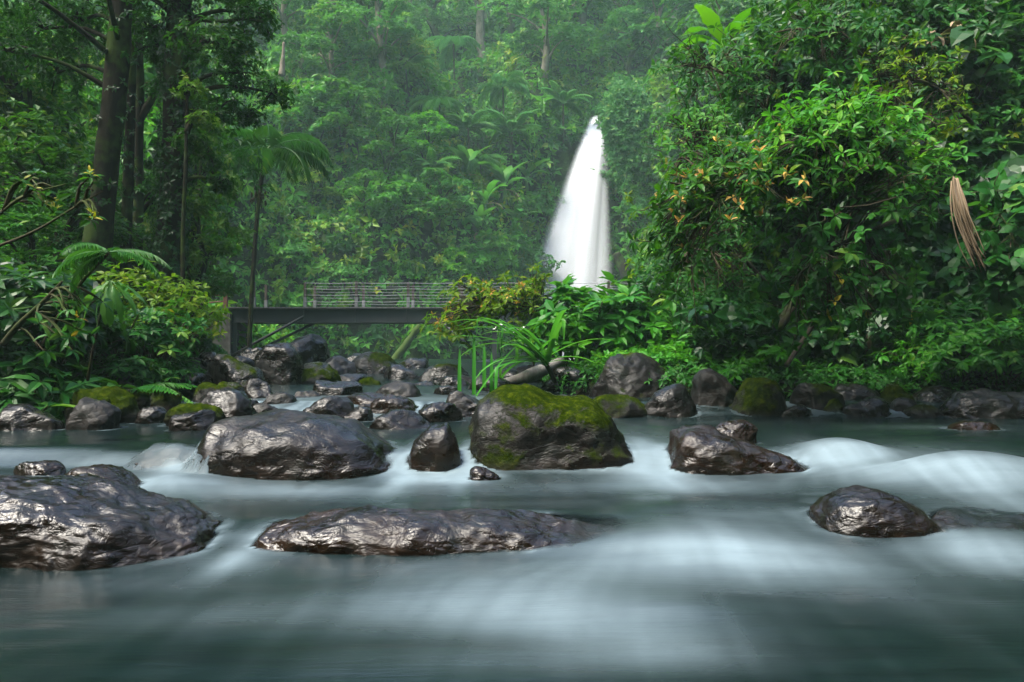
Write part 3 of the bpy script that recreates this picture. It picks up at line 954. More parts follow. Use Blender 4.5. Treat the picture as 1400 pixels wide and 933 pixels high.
def paddle(mb, base, az, elev, L, wd, droop, tint, r=rng):
    """one banana-like leaf"""
    s = np.linspace(0, 1, 11)
    e = elev - droop * s ** 1.4
    hx = np.concatenate([[0], np.cumsum(np.cos(e[:-1]) * L / 10)])
    hz = np.concatenate([[0], np.cumsum(np.sin(e[:-1]) * L / 10)])
    dirx = np.array([math.cos(az), math.sin(az), 0])
    side = np.array([-math.sin(az), math.cos(az), 0])
    C = np.asarray(base) + hx[:, None] * dirx + hz[:, None] * np.array([0, 0, 1.])
    w = wd * np.where(s < .14, .05, np.sin(np.pi * np.clip((s - .12) / .88, 0.02, .985)) ** .55) / 2
    w = w * (1 + r.normal(0, .10, 11))
    off = np.array([-1, -.5, 0, .5, 1])
    up = np.array([0, .06, -.04, .06, 0])
    V = C[:, None] + off[None, :, None] * w[:, None, None] * side + (up[None, :, None] * wd + r.normal(0, .01, (11, 5, 1))) * np.array([0, 0, 1.])
    ii = np.arange(55).reshape(11, 5)
    q = np.stack([ii[:-1, :-1].ravel(), ii[:-1, 1:].ravel(), ii[1:, 1:].ravel(), ii[1:, :-1].ravel()], 1)
    mb.add(V.reshape(-1, 3), q, np.clip(tint + r.normal(0, .08), 0, 1))


def strap(mb, base, az, elev, L, wd, droop, tint, kink=None):
    s = np.linspace(0, 1, 12)
    e = elev - droop * s ** 1.5
    if kink is not None:
        e = np.where(s > kink, -1.5, e)
    hx = np.concatenate([[0], np.cumsum(np.cos(e[:-1]) * L / 11)])
    hz = np.concatenate([[0], np.cumsum(np.sin(e[:-1]) * L / 11)])
    dirx = np.array([math.cos(az), math.sin(az), 0])
    side = np.array([-math.sin(az), math.cos(az), 0])
    C = np.asarray(base) + hx[:, None] * dirx + hz[:, None] * np.array([0, 0, 1.])
    w = wd * np.sqrt(np.clip(1 - s ** 3, .02, 1)) / 2
    nrm = np.cross(side, unit(np.gradient(C, axis=0)))
    V = C[:, None] + np.array([-1, 0, 1])[None, :, None] * w[:, None, None] * side + np.array([.3, 0, .3])[None, :, None] * w[:, None, None] * -nrm[:, None]
    ii = np.arange(36).reshape(12, 3)
    q = np.stack([ii[:-1, :-1].ravel(), ii[:-1, 1:].ravel(), ii[1:, 1:].ravel(), ii[1:, :-1].ravel()], 1)
    mb.add(V.reshape(-1, 3), q, tint)


# ------------------------------------------------------------------ plant prototypes: {part: mesh}, height
def proto_tree(seed, h=6., spread=2.2, nlobe=7, tips=46, leaf=.26, ratio=.5, mat='mid', tpl=KITE, k=7, base=.35, bark='bark'):
    r = np.random.default_rng(seed)
    wood, fol = MB(), MB()
    path = smooth_path([(0, 0, -.5), (r.normal(0, .1), r.normal(0, .1), h * .3), (r.normal(0, .25), r.normal(0, .25), h * .6), (r.normal(0, .3), r.normal(0, .3), h * .9)], 14)
    wood.add(*tube(path, np.linspace(.035 * h, .008 * h, 14), 7))
    for i in range(nlobe):
        az = i * 2.4 + r.normal(0, .3)
        f = base + (1 - base) * (i + .6) / nlobe
        rr = spread * (1.05 - .6 * abs(f - .55)) * r.uniform(.35, .8)
        if i >= nlobe - 2:
            rr *= .35
        c = np.array([math.cos(az) * rr, math.sin(az) * rr, h * min(f, .93)])
        st_ = path[int(np.clip((f - .18) * 14, 2, 12))]
        wood.add(*tube(smooth_path([st_, (st_ + c) / 2 + (0, 0, .25), c], 7), np.linspace(.012 * h, .004 * h, 7), 5))
        rad = spread * r.uniform(.38, .62) * np.array([1, 1, .68])
        P, A = blob_tips(c, rad, tips, r, -.4, seed + i)
        whorls(fol, tpl, P, A, k, leaf, ratio, r.uniform(.2, .75) + r.normal(0, .08, len(P)), r=r, droop=.15)
    return {'trunk': wood.mesh('trunk', M[bark]), 'crown': fol.mesh('crown', M[mat], False)}, h


def proto_shrub(seed, h=1.3, w=1.3, tips=120, leaf=.15, ratio=.5, mat='mid', tpl=OVAL, k=7, spread=(50, 105), droop=.1, low=-.2, accent=None, acc=0., hollow=.35):
    r = np.random.default_rng(seed)
    wood, fol, ac = MB(), MB(), MB()
    P, A = blob_tips((0, 0, h * .42), (w * .55, w * .55, h * .56), tips, r, low, seed, hollow)
    A = unit(A + .55 * unit(P - np.array([0, 0, h * .35])) * (1, 1, .5))
    P[:, 2] = np.maximum(P[:, 2], .05)
    for i in r.permutation(len(P))[:max(12, tips // 5)]:
        wood.add(*tube(smooth_path([(r.normal(0, .05), r.normal(0, .05), -.15), P[i] * (.45, .45, .6), P[i]], 6), np.linspace(.018, .005, 6) * h ** .5, 5))
    whorls(fol, tpl, P, A, k, leaf, ratio, r.uniform(.25, .6) + r.normal(0, .14, len(P)), spread, r, droop=droop)
    out = {'stems': wood.mesh('stem', M['twig']), 'foliage': fol.mesh('foliage', M[mat], False)}
    if accent:
        sel = np.nonzero(P[:, 2] > np.quantile(P[:, 2], .45))[0]
        sel = sel[r.random(len(sel)) < acc]
        whorls(ac, tpl, P[sel] + A[sel] * leaf * .25, A[sel], 4, leaf * .55, ratio, .5 + r.normal(0, .25, len(sel)), (5, 85), r, jit=.8, droop=.2)
        out['young_foliage'] = ac.mesh('young_foliage', M[accent], False)
    return out, h


def proto_fern(seed, h=1., n=14, L=1.1, mat='mid', leaf=.36, width=.10, e=(.6, 1.2), droop=1.7, trunk=0., nl=24):
    r = np.random.default_rng(seed)
    fol, wood = MB(), MB()
    if trunk:
        wood.add(*tube(smooth_path([(0, 0, -.4), (r.normal(0, .08), r.normal(0, .08), trunk * .5), (0, 0, trunk)], 9), np.linspace(.10, .065, 9) * max(.6, trunk / 3), 8))
    else:
        wood.add(*tube([(0, 0, -.15), (0, 0, .0), (0, 0, .12)], [.06, .07, .04], 7))
    for i in range(n):
        frond(fol, (0, 0, trunk + .03), i * 2.4 + r.normal(0, .2), r.uniform(*e), L * r.uniform(.75, 1.1), droop * r.uniform(.8, 1.15), nl, leaf, r.uniform(.25, .75), width, .45, r, fol)
    return {'trunk' if trunk else 'rootstock': wood.mesh('trunk', M['twig']), 'fronds': fol.mesh('frond', M[mat], False)}, trunk + h


def proto_banana(seed, h=3.2, n=9, mat='bright', dead=3):
    r = np.random.default_rng(seed)
    fol, wood, dd = MB(), MB(), MB()
    st_ = h * .45
    wood.add(*tube([(0, 0, -.4), (0, 0, st_ * .5), (.03, 0, st_)], [.14, .12, .08], 8))
    for i in range(n):
        paddle(fol, (0, 0, st_ * r.uniform(.85, 1.05)), i * 2.4 + r.normal(0, .25), r.uniform(.75, 1.35), h * r.uniform(.5, .72), h * .17, r.uniform(.9, 1.9), r.uniform(.25, .9), r)
    for i in range(dead):
        paddle(dd, (0, 0, st_ * .85), r.uniform(0, 6.3), r.uniform(-.2, .3), h * .42, h * .07, 1.4, r.uniform(.2, .9), r)
    out = {'stalk': wood.mesh('stalk', M['frond']), 'leaves': fol.mesh('leaf', M[mat], True)}
    if dead:
        out['dead_leaves'] = dd.mesh('dead_leaf', M['dead'], True)
    return out, h


def proto_palm(seed, h=7., n=13, L=2.1, mat='frond', lean=.5, bunch=True):
    r = np.random.default_rng(seed)
    fol, wood = MB(), MB()
    tp = np.array([lean, 0, h])
    wood.add(*tube(smooth_path([(0, 0, -.5), (lean * .25, .05, h * .4), (lean * .6, .02, h * .75), tp], 16), np.linspace(.075, .055, 16), 9))
    for i in range(n):
        e = r.uniform(.15, 1.2)
        frond(fol, tp + (0, 0, .05), i * 2.4 + r.normal(0, .2), e, L * r.uniform(.8, 1.1), 1.5 + e * .7, 30, .66, r.uniform(.2, .8), .034, .6, r, fol)
    out = {'trunk': wood.mesh('trunk', M['bark']), 'fronds': fol.mesh('frond', M[mat], False)}
    if bunch:
        b = MB()
        for i in range(60):
            q = r.normal(0, .12, 3) + tp + (-.16, -.1, -1.25)
            b.add(*tube([q, q + (0, 0, -.05), q + (0, 0, -.1)], [.02, .035, .015], 5))
        out['fruit_bunch'] = b.mesh('fruit_bunch', M['twig'])
    return out, h + L * .5


PR = {}


def build(kind, f, *a, **k):
    PR[kind] = f(*a, **k)


build('tree_mid', proto_tree, 1, mat='mid')
build('tree_deep', proto_tree, 2, mat='deep', leaf=.22, tips=52)
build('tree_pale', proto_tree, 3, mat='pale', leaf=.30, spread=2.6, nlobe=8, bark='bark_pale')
build('tree_lime', proto_tree, 4, mat='lime', leaf=.24)
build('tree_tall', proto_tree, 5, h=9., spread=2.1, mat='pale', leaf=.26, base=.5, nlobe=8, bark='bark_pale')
build('tree_bright', proto_tree, 6, h=5., spread=2.4, mat='bright', leaf=.32, ratio=.55, tips=36)
build('shrub_mid', proto_shrub, 11, mat='deep')  # near shrubs take the darker leaf colours as painted canopy shade
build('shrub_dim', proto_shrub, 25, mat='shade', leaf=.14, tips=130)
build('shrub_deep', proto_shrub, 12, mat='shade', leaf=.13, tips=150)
build('shrub_lime', proto_shrub, 13, mat='lime', leaf=.10, tips=190, k=6)
build('shrub_bright', proto_shrub, 14, mat='bright', leaf=.21, tips=130, ratio=.48)
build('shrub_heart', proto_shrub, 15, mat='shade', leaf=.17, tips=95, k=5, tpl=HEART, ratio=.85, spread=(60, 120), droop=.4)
build('shrub_small', proto_shrub, 16, mat='deep', leaf=.075, tips=330, k=7)
build('herb', proto_shrub, 17, h=1.0, w=1.0, mat='bright', leaf=.26, tips=42, k=7, ratio=.42, spread=(60, 100), droop=.25)
build('herb_dim', proto_shrub, 27, h=1.0, w=1.0, mat='deep', leaf=.19, tips=60, k=7, ratio=.42, spread=(60, 100), droop=.25)
build('shrub_orange', proto_shrub, 18, h=1.1, w=1.6, mat='mid', leaf=.14, tips=110, accent='orange', acc=.4)
build('shrub_leafy', proto_shrub, 19, h=1.0, w=1.5, mat='bright', leaf=.12, tips=230, k=6, ratio=.5, droop=.35, low=-.5)
build('shrub_slope', proto_shrub, 24, h=1.4, w=1.5, mat='deep', leaf=.10, tips=260, k=6, ratio=.55, droop=.4, low=-.8)
build('shrub_creeper', proto_shrub, 20, h=1.4, w=1.5, mat='pale', leaf=.11, tips=240, k=6, ratio=.6, droop=.5, low=-.8)
build('fern', proto_fern, 21)
build('fern_deep', proto_fern, 22, mat='deep', n=11, L=.9)
build('tree_fern', proto_fern, 23, h=.8, n=15, L=2.3, mat='pale', trunk=2.6, leaf=.42, width=.13, e=(.3, 1.0), droop=1.3, nl=30)
build('palm', proto_palm, 31)
build('palm_hill', proto_palm, 32, h=4.2, n=14, L=2.6, mat='pale', lean=.2, bunch=False)
build('banana', proto_banana, 41)
build('banana_pale', proto_banana, 42, mat='pale', n=8, dead=4)
PARTNAME = {'stems': 'stem', 'fronds': 'fronds', 'leaves': 'leaves', 'dead_leaves': 'dead_leaves'}
THING = {'tree': 'tree', 'shrub': 'shrub', 'herb': 'leafy_plant', 'fern': 'fern', 'tree_fern': 'tree_fern', 'palm': 'palm_tree', 'banana': 'banana_plant'}


def place(kind, label, group, loc, s, rz=None, sxy=1., tilt=(0, 0)):
    parts, h = PR[kind]
    k = 'tree_fern' if kind == 'tree_fern' else kind.split('_')[0]
    nm = THING[k]
    o = link(nm, None, loc=loc)
    o.rotation_euler = (tilt[0], tilt[1], rng.uniform(0, 6.28) if rz is None else rz)
    o.scale = (s * sxy, s * sxy, s)
    o.empty_display_size = .2
    tag(o, label, {'leafy_plant': 'plant', 'palm_tree': 'palm', 'banana_plant': 'banana plant', 'tree_fern': 'tree fern'}.get(nm, nm), group)
    for pn, me in parts.items():
        link(PARTNAME.get(pn, pn), me, o)
    return o


def far(kind, px, pyb, hpx, label, group, sxy=1., d0=9., sink=.3, **kw):
    """stands where the ray through its foot meets the ground"""
    p = hit(px, pyb, d0)
    s = hpx / F * p[1] / PR[kind][1]
    return place(kind, label, group, p - (0, 0, sink * s), s, sxy=sxy, **kw)


def near(kind, px, pyt, D, label, group, sxy=1., smin=.4, rz=None, **kw):
    """stands on the ground at distance D, its top reaching the pixel row"""
    x = (px - HX) / F * D
    z0 = float(T(x, D)) - .08
    zt = CZ + (HY - pyt) / F * D
    s = max((zt - z0) / PR[kind][1], smin)
    return place(kind, label, group, (x, D, zt - s * PR[kind][1]), s, rz, sxy, **kw)


# ------------------------------------------------------------------ ground cover: uncountable undergrowth and creepers
def cover(name, n, region, leaf, ratio, tpl, mat, k, lift, hang, seed, dmin=6., dmax=100., power=1.6, patch=.0, tint0=.42, margin=.16):
    r = np.random.default_rng(seed)
    got, P, Nn = 0, [], []
    for _ in range(30):
        m = 60000
        d = dmin * (dmax / dmin) ** r.random(m)
        a = r.uniform(-.643 - margin, .643 + margin, m)
        x, y = a * d, d
        e = .2
        z = T(x, y)
        nn = Tn(x, y)
        area = 1 / np.maximum(nn[:, 2], .12)
        # the sampling is even per distance ratio; weight by true ground area over d^power
        wgt = d * d * area / d ** power
        ok = region(x, y, z)
        zp = HY - (z - CZ) / y * F
        ok &= (zp > -170) & (zp < 640)
        if patch:
            ok &= vnoise(np.stack([x, y, z], 1) * .35, seed) > patch - 1
        wgt = wgt / np.quantile(wgt, .98)
        ok &= r.random(m) < wgt
        P.append(np.stack([x, y, z], 1)[ok])
        Nn.append(nn[ok])
        got += ok.sum()
        if got >= n:
            break
    P, Nn = np.concatenate(P)[:n], np.concatenate(Nn)[:n]
    lum = .5 + .5 * vnoise(P * .55, seed + 1)
    P = P + Nn * (r.random(len(P)) ** .7 * lift * (.3 + 1.2 * lum))[:, None]
    A = Nn * .6 + np.array([0, 0, .45 - hang]) + r.normal(0, .32, P.shape)
    mb = MB()
    L = leaf * (P[:, 1] / 12) ** .32 * r.uniform(.6, 1.35, len(P)) * (.8 + .5 * lum)
    tn = tint0 + .34 * fbm(P * .45, 3, seed + 2) + r.normal(0, .07, len(P))
    whorls(mb, tpl, P, A, k, L, ratio, tn, (45, 110), r, droop=hang)
    o = link(name, mb.mesh(name, M[mat], False))
    tag(o, kind='stuff')
    return o


isR = lambda x, y, z: (pdist(x, y, RB) > .95) & (x > np.interp(y, RB[:, 1], RB[:, 0])) & (y < 34)
bar = lambda x, y: (x < 2.4) & (y < 15) & (pdist(x, y, RB) < 2.2)
isR_ = isR
isR = lambda x, y, z: isR_(x, y, z) & ~bar(x, y)
hollow = lambda x, y, z: (x / y * F + HX > 1050) & (x / y * F + HX < 1225) & (z < 2.0) & (y < 12)  # lighter covers left out here; dark leaf colour stands in for shade
isRh = lambda x, y, z: isR(x, y, z) & ~hollow(x, y, z)
isBar = lambda x, y, z: isR_(x, y, z) & bar(x, y)
isL = lambda x, y, z: (pdist(x, y, LB) > .75 + .7 * (y > 9)) & (x < np.interp(y, LB[:, 1], LB[:, 0])) & (y < 38)
isB = lambda x, y, z: ((y > np.interp(x, BW[:, 0], BW[:, 1]) - .3) | (y >= 30)) & (z > base_level(y) + .15) & ~((np.abs(x - 5.4) < 2.0) & (y > 54) & (z < 17))
cover('undergrowth', 8500, isRh, .13, .5, OVAL, 'deep', 6, .8, .25, 61, 8., 30.)
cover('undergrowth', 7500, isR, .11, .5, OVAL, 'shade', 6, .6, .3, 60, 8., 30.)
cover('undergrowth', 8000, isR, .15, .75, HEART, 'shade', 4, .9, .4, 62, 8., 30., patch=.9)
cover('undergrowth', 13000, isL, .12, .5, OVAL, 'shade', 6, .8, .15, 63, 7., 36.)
cover('undergrowth', 8000, isL, .11, .5, OVAL, 'lime', 6, .9, .15, 64, 9., 36., patch=.8)
cover('undergrowth', 1500, isBar, .10, .5, OVAL, 'bright', 6, .30, .2, 73, 8., 16.)
cover('undergrowth', 1500, isRh, .09, .55, OVAL, 'lime', 6, 1.0, .3, 74, 8., 30., patch=.7)
cover('undergrowth', 1000, isRh, .16, .5, OVAL, 'mid', 5, 1.0, .3, 75, 8., 30., patch=.65)
lowR = lambda x, y, z: (pdist(x, y, RB) > .38) & (pdist(x, y, RB) < 1.3) & (x > np.interp(y, RB[:, 1], RB[:, 0])) & (y < 30)
lowL = lambda x, y, z: (pdist(x, y, LB) > .30) & (pdist(x, y, LB) < 1.0) & (x < np.interp(y, LB[:, 1], LB[:, 0])) & (y < 30)
cover('undergrowth', 3800, lowR, .075, .5, OVAL, 'deep', 6, .16, .1, 71, 8., 30.)
cover('undergrowth', 2200, lowL, .065, .5, OVAL, 'deep', 6, .14, .1, 72, 7., 30.)
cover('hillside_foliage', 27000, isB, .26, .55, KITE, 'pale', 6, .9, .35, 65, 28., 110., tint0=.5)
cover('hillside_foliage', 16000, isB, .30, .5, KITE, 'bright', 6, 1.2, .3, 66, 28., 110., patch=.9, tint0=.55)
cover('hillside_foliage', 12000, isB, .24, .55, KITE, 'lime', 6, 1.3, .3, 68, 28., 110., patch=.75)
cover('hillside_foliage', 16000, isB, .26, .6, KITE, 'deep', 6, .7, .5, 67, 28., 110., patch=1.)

# ------------------------------------------------------------------ footbridge
BD = 30.0
bx0, bx1 = W(312, 0, BD)[0], W(900, 0, BD)[0]
zt = W(0, 420, BD)[2]
zb_ = W(0, 441, BD)[2]
bw = 1.5
root = tag(link('footbridge', None, loc=(bx0, BD, zt)), 'grey steel footbridge with wire railings crossing the stream below the waterfall', 'bridge')
O = np.array([bx0, BD, zt])


def bpart(name, mb, mat, smooth=False, parent=None):
    return link(name, mb.mesh(name, M[mat], smooth, O), parent or root)


def beam(y):
    mb = MB()
    hgt = zt - zb_
    mb.add(*box(bx0, bx1, y - .015, y + .015, zb_ + .03, zt - .08))
    mb.add(*box(bx0, bx1, y - .11, y + .11, zb_, zb_ + .028))
    mb.add(*box(bx0, bx1, y - .11, y + .11, zt - .078, zt - .05))
    for x in np.arange(bx0 + .9, bx1, 1.93):
        mb.add(*box(x - .01, x + .01, y - .09, y - .018, zb_ + .031, zt - .081))
    return mb


for y in (BD + .12, BD + bw - .12):
    bpart('girder', beam(y), 'steel')
mb = MB()
for i, x in enumerate(np.arange(bx0 - .2, bx1 + .2, .22)):
    mb.add(*box(x, x + .20, BD - .05 + rng.normal(0, .012), BD + bw + .05, zt - .048, zt - rng.uniform(.0, .008)))
bpart('deck', mb, 'deck')
for x in np.arange(bx0 + .5, bx1, 1.93):
    bpart('cross_beam', MB().add(*box(x - .05, x + .05, BD + .23, BD + bw - .23, zt - .22, zt - .08)), 'steel')
rail_h = .93
px_posts = [347, 417, 487, 558, 628, 697, 768, 832, 888]
for row, yy in ((0, BD + .02), (1, BD + bw - .02)):
    sc_ = F / yy
    for px in px_posts:
        x = (px - HX) / F * BD
        mb = MB().add(*box(x - .045, x + .045, yy - .045, yy + .045, zt + .37, zt + rail_h + rng.uniform(0, .05)))
        p = bpart('railing_post', mb, 'post')
        mb = MB().add(*box(x - .055, x + .055, yy - .055, yy + .055, zt + .002, zt + .368))
        bpart('post_sleeve', mb, 'collar', parent=p)
    for k, hz in enumerate((.20, .45, .68, .90)):
        xs = np.linspace((417 - HX) / F * BD, (888 - HX) / F * BD, 43)
        sag = .018 * np.sin((xs - xs[0]) / (1.935) * np.pi) ** 2
        C = np.stack([xs, np.full(43, yy - .06), zt + hz - sag], 1)
        bpart('railing_wire', MB().add(*tube(C, .008 if row == 0 else .005, 6)), 'wire', True)
x = W(308, 0, BD)[0]
bpart('end_post', MB().add(*box(x - .07, x + .07, BD - .02, BD + .12, zt - .1, zt + .58)), 'rust')
mb = MB()
for px, a, b in ((302, 404, 404), (302, 414, 412)):
    mb.add(*tube([W(286, a, BD + .05), W(308, b, BD + .05)], .03, 6))
bpart('end_rail', mb, 'rust')
for (a, b, y) in (((316, 487), (415, 433), BD + .05), ((338, 486), (430, 442), BD + bw - .1), ((604, 440), (655, 486), BD + .05), ((628, 440), (668, 470), BD + bw - .1)):
    bpart('brace', MB().add(*tube([W(*a, y), W(*b, y)], .055, 8)), 'steel', True)
for px, y in ((322, BD + .15), (341, BD + bw - .2), (676, BD + .3)):
    p0, p1 = W(px, 441, y), W(px, 540, y)
    bpart('support_post', MB().add(*box(p0[0] - .09, p0[0] + .09, y - .09, y + .09, p1[2] - .8, zb_ - .002)), 'steel')
p0, p1 = W(286, 0, BD), W(316, 0, BD)
mb = MB().add(*box(p0[0], p1[0], BD - .1, BD + bw + .2, -.2, zt - .25))
bpart('abutment', mb, 'concrete')
p0, p1 = W(880, 0, BD), W(910, 0, BD)
mb = MB().add(*box(p0[0], p1[0] + .6, BD - .1, BD + bw + .2, -.2, zt - .16))
bpart('abutment', mb, 'concrete')


# ------------------------------------------------------------------ big trees of the near forest
def px_tree(label, trunk, lobes, mat, D, rad, leaf=.11, dens=1., branches=(), bark='bark', tpl=KITE, group='tall trees of the near forest', foot=True, wrap=0):
    """trunk and branches follow points given as (px, py, D); crown lobes as (px, py, radius in px, D)"""
    pts = [W(*p) for p in trunk]
    b = pts[-1].copy()
    if foot:
        b[2] = float(T(b[0], b[1])) - .3
        pts.append(b)
    pts = np.array(pts)
    org = np.array([b[0], b[1], b[2]])
    o = tag(link('tree', None, loc=org), label, 'tree', group)
    path = smooth_path(pts, 26)
    rr = np.interp(np.linspace(0, 1, 26), np.linspace(0, 1, len(rad)), rad)
    V, Fc = tube(path, rr, 14)
    V = V + (unit(V - np.repeat(np.concatenate([path]), 14, 0)[:len(V)] if False else V * 0 + 1e-9)) * 0
    nn = .10 * fbm(V * np.array([6, 6, 1.2]), 3, int(D * 10))
    c = np.concatenate([np.repeat(path, 14, 0), path[[0, -1]]])
    V = c + (V - c) * (1 + nn)[:, None]
    tr = link('trunk', MB().add(V, Fc).mesh('trunk', M[bark], True, org), o)
    for br, r0, r1 in branches:
        C = smooth_path([W(*p) for p in br], 14)
        link('branch', MB().add(*tube(C, np.linspace(r0, r1, 14), 8)).mesh('branch', M[bark], True, org), o)
    r = np.random.default_rng(int(D * 100) + len(lobes))
    fol, wood = MB(), MB()
    for i, (px, py, pr, d) in enumerate(lobes):
        c = W(px, py, d)
        R_ = pr / F * d
        n = int(dens * 110 * R_ * R_ + 30)
        P, A = blob_tips(c, (R_, R_ * 1.1, R_ * .72), n, r, -.95, i, .2)
        whorls(fol, tpl, P, A, 7, leaf, .5, r.uniform(.25, .6) + r.normal(0, .12, len(P)), r=r, droop=.25)
        st_ = path[int(np.argmin(np.linalg.norm(path - c - np.array([0, 0, -R_ * .4]), axis=1)))]
        wood = MB()
        wood.add(*tube(smooth_path([st_, (st_ + c) / 2 + (0, 0, .15), c], 8), np.linspace(.05, .015, 8), 6))
        for q in P[r.permutation(len(P))[:8]]:
            wood.add(*tube(smooth_path([c, (c + q) / 2 + (0, 0, .08), q], 6), np.linspace(.02, .006, 6), 5))
        link('limb', wood.mesh('limb', M[bark], True, org), o)
    if wrap:
        cr = MB()
        j = r.integers(2, 25, wrap)
        an = r.random(wrap) * 6.28
        dd = np.stack([np.cos(an), np.sin(an), 0 * an], 1)
        P = path[j] + (path[np.minimum(j + 1, 25)] - path[j]) * r.random((wrap, 1)) + dd * (rr[j] * r.uniform(1., 1.5, wrap))[:, None]
        whorls(cr, OVAL, P, dd + np.array([0, 0, .2]) + r.normal(0, .3, dd.shape), 5, .10, .6, .4 + r.normal(0, .15, wrap), r=r, droop=.4)
        link('creeper', cr.mesh('creeper', M['shade'], False, org), o)
    if lobes:
        link('crown', fol.mesh('crown', M[mat], False, org), o)
    return o


px_tree('thick straight brown trunk, tallest of the forest bank, clear of creepers',
        [(176, -330, 13), (170, -60, 13), (164, 40, 13), (157, 120, 13), (149, 200, 13), (139, 290, 13), (128, 380, 13)],
        [(120, -150, 150, 13), (240, -190, 130, 13.5), (20, -60, 130, 13), (60, 40, 70, 13.5), (10, 70, 70, 12.5), (110, 30, 55, 13.4), (80, 100, 50, 13.6), (120, -90, 150, 10.5), (-60, -60, 150, 11)], 'deep', 13, [.14, .155, .17, .18, .19, .21, .25, .30], wrap=60)  # includes lobes above view, added to shade the forest bank
px_tree('slim dark trunk standing close behind the thick brown trunk',
        [(184, -250, 14.5), (181, 0, 14.5), (179, 120, 14.5), (176, 230, 14.5), (172, 350, 14.5)],
        [(190, -160, 120, 14.5), (120, -90, 70, 14.5), (160, 20, 45, 15)], 'deep', 14.5, [.06, .08, .09, .09, .10, .12], wrap=90)
px_tree('slim forked trunk with an arm rising toward the creeper-wrapped trunk',
        [(186, -220, 15.5), (188, 0, 15.5), (190, 110, 15.5), (189, 200, 15.5), (187, 350, 15.5)],
        [(210, -140, 90, 15.5), (235, 60, 34, 15.5), (215, 120, 22, 15.5)], 'mid', 15.5, [.06, .08, .10, .10, .11, .13],
        branches=[([(190, 165, 15.5), (200, 148, 15.5), (212, 128, 15.5), (222, 100, 15.6), (236, 62, 15.8)], .09, .04)])
px_tree('dark trunk wrapped in creepers with leafy limbs hanging toward the small palm',
        [(248, -300, 13.6), (246, -40, 13.6), (243, 60, 13.6), (240, 150, 13.6), (238, 240, 13.6), (230, 330, 13.6), (226, 400, 13.6)],
        [(300, -30, 95, 13.6), (350, 20, 48, 13.6), (285, 60, 58, 13.2), (325, 100, 50, 13.4), (378, 128, 38, 13.4), (300, 150, 46, 13.4), (262, 190, 34, 13), (340, 160, 24, 13.8), (286, 218, 32, 13.4), (300, 250, 24, 13.4), (320, 60, 50, 13.6), (200, 40, 40, 14), (215, 70, 30, 14), (205, -30, 70, 13.6), (330, -120, 130, 13.4)],
        'deep', 13.6, [.17, .19, .20, .21, .22, .22, .24, .30], dens=1.2, wrap=900,
        branches=[([(244, 30, 13.6), (225, 10, 13.5), (200, -6, 13.4), (170, -20, 13.4)], .05, .025), ([(243, 50, 13.6), (270, 28, 13.5), (300, 30, 13.4), (335, 26, 13.4), (360, 30, 13.4)], .05, .02)])
px_tree('thin straight sapling beside the creeper-wrapped trunk',
        [(256, 120, 12.6), (254, 220, 12.6), (251, 290, 12.6), (250, 350, 12.6)],
        [(258, 120, 30, 12.6), (276, 165, 26, 12.6)], 'lime', 12.6, [.02, .03, .035, .04], leaf=.09)
px_tree('dim pole-like trunk far back at the forest edge',
        [(36, -120, 20), (39, 0, 20), (40, 80, 20), (38, 130, 20), (36, 250, 20)],
        [(40, -80, 90, 20), (80, 10, 40, 20), (10, 40, 50, 20), (100, 70, 36, 20)], 'deep', 20, [.08, .10, .12, .13, .15])
px_tree('dim crooked trunk behind the thick brown trunk',
        [(120, -80, 22), (116, 40, 22), (112, 100, 22), (108, 160, 22), (106, 260, 22)],
        [(120, -60, 80, 22), (140, 70, 30, 22), (80, 100, 36, 22)], 'deep', 22, [.08, .10, .13, .13, .15])
# small palm in front of the bridge
pp = W(338, 490, 24)
pt = W(362, 212, 24)
hz = pt[2] - float(T(pp[0], 24))
build('palm_thin', proto_palm, 33, h=hz, n=16, L=2.3, mat='deep', lean=(362 - 338) / F * 24)  # silhouette darkness put into the fronds by a deeper green
p = place('palm_thin', 'slender palm with drooping feathery crown, rising before the bridge', None, (pp[0], 24, pt[2] - hz), 1., 0.)

# ------------------------------------------------------------------ understorey behind the trunks
UG = 'understorey trees between the trunks'
for a in [('tree_lime', 24, 90, 17, 'yellow-green understorey tree at the edge beside the dim pole-like trunk', 1.2),
          ('tree_mid', 88, 120, 18, 'rounded green understorey tree between dim pole-like and thick brown trunks', 1.1),
          ('tree_deep', 60, 200, 14.5, 'dark understorey tree low behind the yellow-leaved twig', 1.4),
          ('tree_deep', 0, 20, 16, 'dark high understorey tree at the upper corner of the forest', 1.0),
          ('tree_bright', 212, 170, 19, 'bright understorey tree seen between the slim forked and creeper-wrapped trunks', .8),
          ('tree_pale', 212, 60, 26, 'pale hazy understorey tree in the gap above the forked arm', .8),
          ('tree_lime', 276, 170, 18, 'yellow-green understorey tree just past the creeper-wrapped trunk', .7),
          ('tree_mid', 262, 275, 17, 'leafy understorey tree beside the bridge footing', .9),
          ('tree_lime', 262, 262, 14.5, 'low yellow-green tree before the creeper-wrapped trunk foot', 1.0),
          ('tree_deep', 110, 255, 13.8, 'dark understorey tree at the foot of the thick brown trunk', 1.3),
          ('tree_lime', 105, 55, 24, 'yellowing understorey tree high between the trunks', .9),
          ('tree_deep', 155, 110, 20, 'dark understorey tree showing between thick brown and slim trunks', .8),
          ('tree_deep', 195, 230, 16, 'dark bushy understorey tree under the forked arm', 1.1),
          ('tree_mid', 30, 280, 12.5, 'green understorey tree low at the forest edge', 1.4),
          ('tree_deep', 265, 60, 20, 'dark understorey tree behind the creeper-wrapped trunk', .7)]:
    near(a[0], a[1], a[2], a[3], a[4], UG, sxy=a[5])

